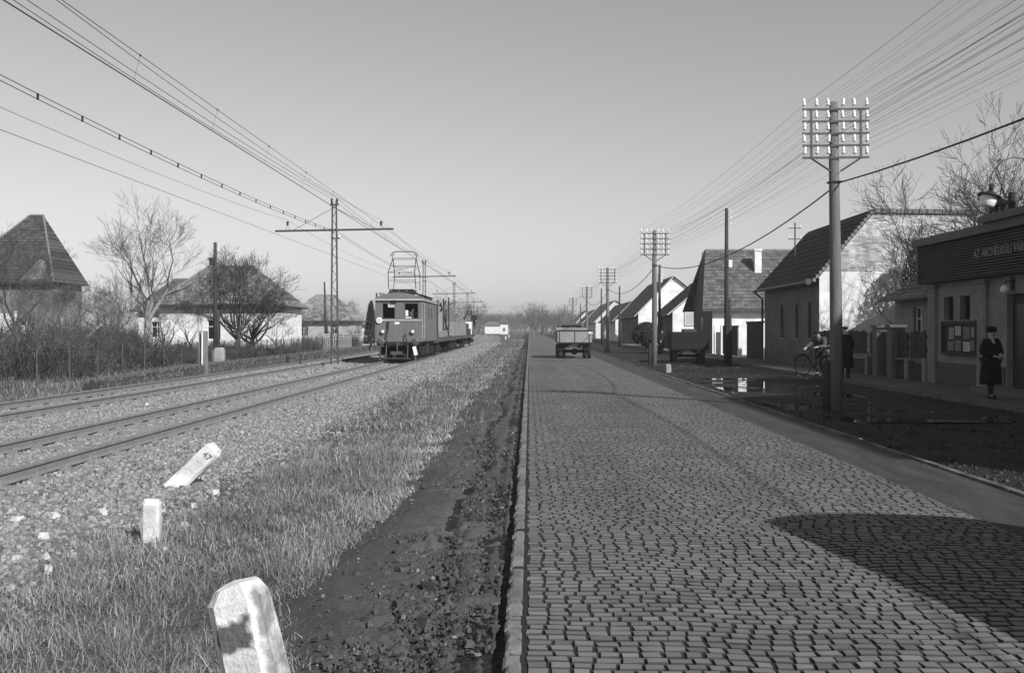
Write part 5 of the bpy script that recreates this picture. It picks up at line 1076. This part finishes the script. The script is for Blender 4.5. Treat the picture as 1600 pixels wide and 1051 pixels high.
t0 = tree('', (0, 0, 0), 61, 7, 'bare trees behind the railway', cm=twig_f, r0=.16, depth=6, limbs=5, spread=.65, trunk_h=.2)
t1 = tree('', (0, 0, 0), 67, 8, 'bare trees behind the railway', cm=twig_f, r0=.16, depth=6, limbs=5, spread=.55, trunk_h=.22)
spots = []
for px, Yp, h in [(492, 125, 5.5), (548, 150, 6.5), (560, 98, 3.4), (470, 105, 4.6), (692, 150, 7.6), (708, 165, 7), (722, 140, 6.5), (738, 180, 7), (600, 200, 7), (530, 190, 8), (150, 88, 6), (60, 68, 5.5), (172, 82, 6.5), (-30, 66, 8), (500, 160, 6), (95, 60, 4.6), (140, 64, 4.2), (178, 58, 4.0), (255, 60, 4.0), (300, 64, 3.6), (430, 64, 3.2), (40, 56, 4.4), (455, 82, 4.2), (512, 100, 4.4)]: spots.append((px, Yp, h, 'L'))
for k in range(42): spots.append((745+k*1.9+random.uniform(-2, 2), random.uniform(450, 640), random.uniform(8, 13), 'F'))
for k in range(26): spots.append((829+k*2.6+random.uniform(-2, 2), random.uniform(230, 480), random.uniform(6, 10), 'R'))
for i, (px, Yp, h, kd) in enumerate(spots):
    base = t0 if i % 2 == 0 else t1
    o = base if i < 2 else dup(base)
    o.location = (fx(px, Yp), Yp, -.1); o.rotation_euler.z = random.uniform(0, 6.28); s = h/(7 if i % 2 == 0 else 8); o.scale = (s*(1.5 if kd != 'L' else 1.15),)*2+(s,)
    if kd == 'L': o['label'] = ['bare tree left of the distant pale-roofed house', 'bare tree right of the distant pale-roofed house', 'small bare tree before the distant small house', 'bare tree touching the right corner of the hipped house', 'bare tree directly behind the locomotive', 'bare tree above the gear on the first wagon', 'bare tree above the drum load', 'bare tree above the canvas load', 'bare tree hidden behind the locomotive', 'tall faint tree behind the nearest lattice mast', 'bare tree between the steep roof and the pale slanting tree', 'bare tree under the eaves of the steep roofed house', 'bare tree left of the large pale tree', 'bare tree cut by the left edge of the picture', 'faint tree beyond the pale-roofed house', 'low bushy tree right of the steep roofed house', 'low tree between the steep roof and the large pale tree', 'low tree at the foot of the large pale tree, on its left', 'low tree just right of the large pale tree', 'low tree before the left part of the white walled house', 'low tree before the right part of the white walled house', 'low tree before the tall old house wall', 'low tree just past the right corner of the white walled house', 'low tree before the distant pale-roofed house, beside the thin pole'][i]; o['group'] = 'bare trees in the left gardens'
    elif kd == 'F': o['label'] = 'faraway bare tree in the band of trees beyond the end of the railway'; o['group'] = 'trees beyond the end of the railway'
    else: o['label'] = 'faraway bare tree along the right side of the distant road'; o['group'] = 'trees along the distant road'
pt = tree('slender tall poplar above the vanishing point of the road', (fx(846, 420), 420, 0), 71, 13, cm=twig_f, spread=.22, depth=6, limbs=4, up=.2, trunk_h=.25, r0=.2, name='poplar')
# dense dark evergreens
def evergreen(label, loc, H, W_, seed, m=leaf_m, cone=True, grp=None, n=16000):
    r_ = np.random.default_rng(seed); t = thing('evergreen', label, 'tree', loc, 0, grp)
    MB().tube([(0, 0, -.2), (0, 0, H*.8)], [W_*.08, .02], 8).build('trunk', bark, t)
    u = r_.random(n); z = H*(.12+.86*u); rad = W_/2*((1-u)**.7 if cone else np.sqrt(np.clip(1-(2*u-1)**2, .03, 1)))*np.sqrt(.08+.92*r_.random(n)); a = r_.uniform(0, 6.28, n)
    k = vn(rad*np.cos(a)*2.3, z*1.9+rad*np.sin(a)*1.7, 1., seed) > .22; z, rad, a = z[k], rad[k], a[k]
    blades('crown', rad*np.cos(a), rad*np.sin(a), z, r_.uniform(.08, .22, len(z)), r_.uniform(.025, .06, len(z)), m, np.ones(len(z)), .9, parent=t); return t
evergreen('dark evergreen just left of the locomotive cab', (fx(579, 80), 80, 0), 4.2, 1.3, 3, n=5000)
evergreen('tiny pointed evergreen beyond the pale-roofed house', (fx(503, 150), 150, 0), 6.6, 2.2, 4, n=4000)
evergreen('second tiny pointed evergreen beyond the hipped house', (fx(483, 150), 150, 0), 6.2, 1.8, 5, n=4000)
evergreen('dark leafy mass above the outbuilding roof, in front of the brick gable', (15.9, 41.3, 2.2), 2.9, 1.9, 6, cone=False, n=3500)
evergreen('dark rounded bush by the white wall near the second telegraph pole', (fx(1010, 84), 84, 0), 2.2, 2.6, 7, cone=False)
evergreen('dark ivy clump at the foot of the roof bracket', (13.2, 28.6, 4.1), 1.1, 1.0, 8, cone=False, n=2500)
# shrubs (bramble thickets of thin stems)
def shrub_mesh(seed, H, W_, n, m=twig_m):
    r_ = np.random.default_rng(seed); x = r_.normal(0, W_*.28, n); yv = r_.normal(0, W_*.28, n)
    return x, yv, r_
def shrub(label, loc, H, W_, seed, grp='leafless shrubs in the left gardens', n=9000, m=hedge_m):
    t = thing('shrub', label, 'shrub', loc, 0, grp); r_ = random.Random(seed); b = MB()
    for k in range(230):
        x, yv = r_.gauss(0, W_*.2), r_.gauss(0, W_*.15); dx, dy = x*.5+r_.gauss(0, .25), yv*.5+r_.gauss(0, .25); h = H*r_.uniform(.35, 1.15); P0 = Vector((x, yv, -.1)); P1 = Vector((x+dx*.4, yv+dy*.4, h*.5)); P2 = Vector((x+dx, yv+dy, h))
        b.tube([P0, P1, P2], [.016, .011, .004], 3, False)
        for q in range(9):
            s = r_.uniform(.25, 1); p = P0.lerp(P1, s*2) if s < .5 else P1.lerp(P2, s*2-1); b.tube([p, p+Vector((r_.gauss(0, .25), r_.gauss(0, .25), r_.uniform(.05, .4)))*H*.3], [.007, .003], 3, False)
    b.build('stems', twig_m, t)
    g = np.random.default_rng(seed); x = g.normal(0, W_*.27, n); yv = g.normal(0, W_*.2, n); z = g.uniform(0, H*.75, n)*np.exp(-(x/W_)**2*2)
    blades('leaves', x, yv, z, g.uniform(.08, .38, n), g.uniform(.003, .010, n), m, g.normal(.9, .45, n).clip(.25, 2.4), 1.3, parent=t); return t
s0 = shrub('', (0, 0, 0), 2.2, 3.4, 1); s1 = shrub('', (0, 0, 0), 1.7, 3.0, 2)
sp = [(20, 44), (62, 46), (105, 50), (148, 52), (185, 55), (222, 52), (258, 56), (292, 50), (300, 58), (350, 54), (385, 58), (420, 60), (445, 64), (0, 40), (40, 36), (85, 38), (130, 42), (170, 44), (205, 46), (245, 46), (130, 58), (60, 60), (275, 62), (405, 54), (365, 62), (480, 80), (520, 90), (550, 92), (455, 75), (-15, 50), (700, 190), (318, 52), (335, 64)]
names = 'left edge|steep roof house|pale slanting tree|large bare tree|plain dark pole|hipped house|picket fence|pale wall'.split('|')
for i, (px, Yp) in enumerate(sp):
    base = s0 if i % 2 == 0 else s1; o = base if i < 2 else dup(base)
    o.location = (fx(px, Yp), Yp, -.1); o.rotation_euler.z = random.uniform(0, 6.28); k = random.uniform(.7, 1.1)*(.9 if px < 210 else .55 if px < 480 else .8); o.scale = (k*1.3, k*1.3, k)
    o['label'] = 'leafless tangled shrub in the thicket behind the garden wire fence'
# hedge bank along the far track
hg = thing('hedge', 'low clipped dry hedge on the bank beside the farther track', 'hedge', (0, 0, 0))
hp = [(-12.9, 30), (-12.7, 40), (-12.8, 60), (-12.9, 80), (-13.4, 105), (-14.2, 130)]
b = MB()
for (x0, ya), (x1, yb) in zip(hp, hp[1:]):
    n = 12
    for k in range(n):
        t = k/n; t2 = (k+1)/n; xa, xb = x0+(x1-x0)*t, x0+(x1-x0)*t2; yaa, ybb = ya+(yb-ya)*t, ya+(yb-ya)*t2; ha = (.24+.05*math.sin(yaa*.7))*min(1, .3+(yaa-30)*.12)
        b.prism([(xa-.3, -.25), (xa+.3, -.25), (xa+.26, ha*.7), (xa+.1, ha), (xa-.15, ha), (xa-.27, ha*.7)], yaa, ybb-.003, 'Y')
b.build('core', mat('hedge_core', .05, .4, 5, .95), hg)
n = 70000; yy_ = 30+rng.random(n)**1.3*100; xc = np.interp(yy_, [p[1] for p in hp], [p[0] for p in hp]); xo = rng.uniform(-.34, .34, n); zt = rng.random(n); face = rng.random(n) < .6
xx_ = np.where(face, xc+rng.choice([-1, 1], n, p=[.2, .8])*.28, xc+xo); zz_ = np.where(face, -.2+zt*.45, .22)*np.clip(.3+(yy_-30)*.12, .3, 1)
blades('twiggy_leaves', xx_, yy_, zz_, rng.uniform(.06, .16, n)*np.interp(yy_, [30, 80], [1, 1.5]), rng.uniform(.01, .03, n), hedge_m, rng.normal(1, .3, n).clip(.4, 2), .9, parent=hg)
# odds and ends in the left garden
o = MB().box(-.05, .05, -1.6, 1.6, -.05, .05).build('leaning_plank', trim_m); o.location = (fx(122, 55), 55, .9); o.rotation_euler = (R(-40), 0, R(80)); tag(o, 'pale plank leaning among the shrubs below the steep roofed house', 'plank')
pc = thing('porch', 'bright white porch post and rail in front of the steep roofed house', 'porch', (fx(36, 72), 72, 0)); MB().box(-.45, .45, 0, .08, .9, 2.0).build('panel', paint_w, pc); MB().box(-1.0, 2.2, -.05, .03, 1.2, 1.4).box(-.9, -.7, -.05, .05, 0, 3).box(1.9, 2.1, -.05, .05, 0, 1.4).build('rail', paint_w, pc)
hm = bpy.data.materials.new('thin_haze'); hm.use_nodes = True; hn = hm.node_tree; hn.nodes.clear()
ho = hn.nodes.new('ShaderNodeOutputMaterial'); hv = hn.nodes.new('ShaderNodeVolumePrincipled'); hn.links.new(hv.outputs[0], ho.inputs['Volume'])
hv.inputs['Color'].default_value = (.95, .95, .95, 1); hv.inputs['Density'].default_value = .0007; hv.inputs['Anisotropy'].default_value = .3
tag(MB().box(-950, 950, -20, 2600, -2, 16).build('haze', hm), kind='stuff')
# clean up helper meshes
for m_ in list(bpy.data.meshes):
    if m_.users == 0: bpy.data.meshes.remove(m_)
print('objects', len(bpy.data.objects))
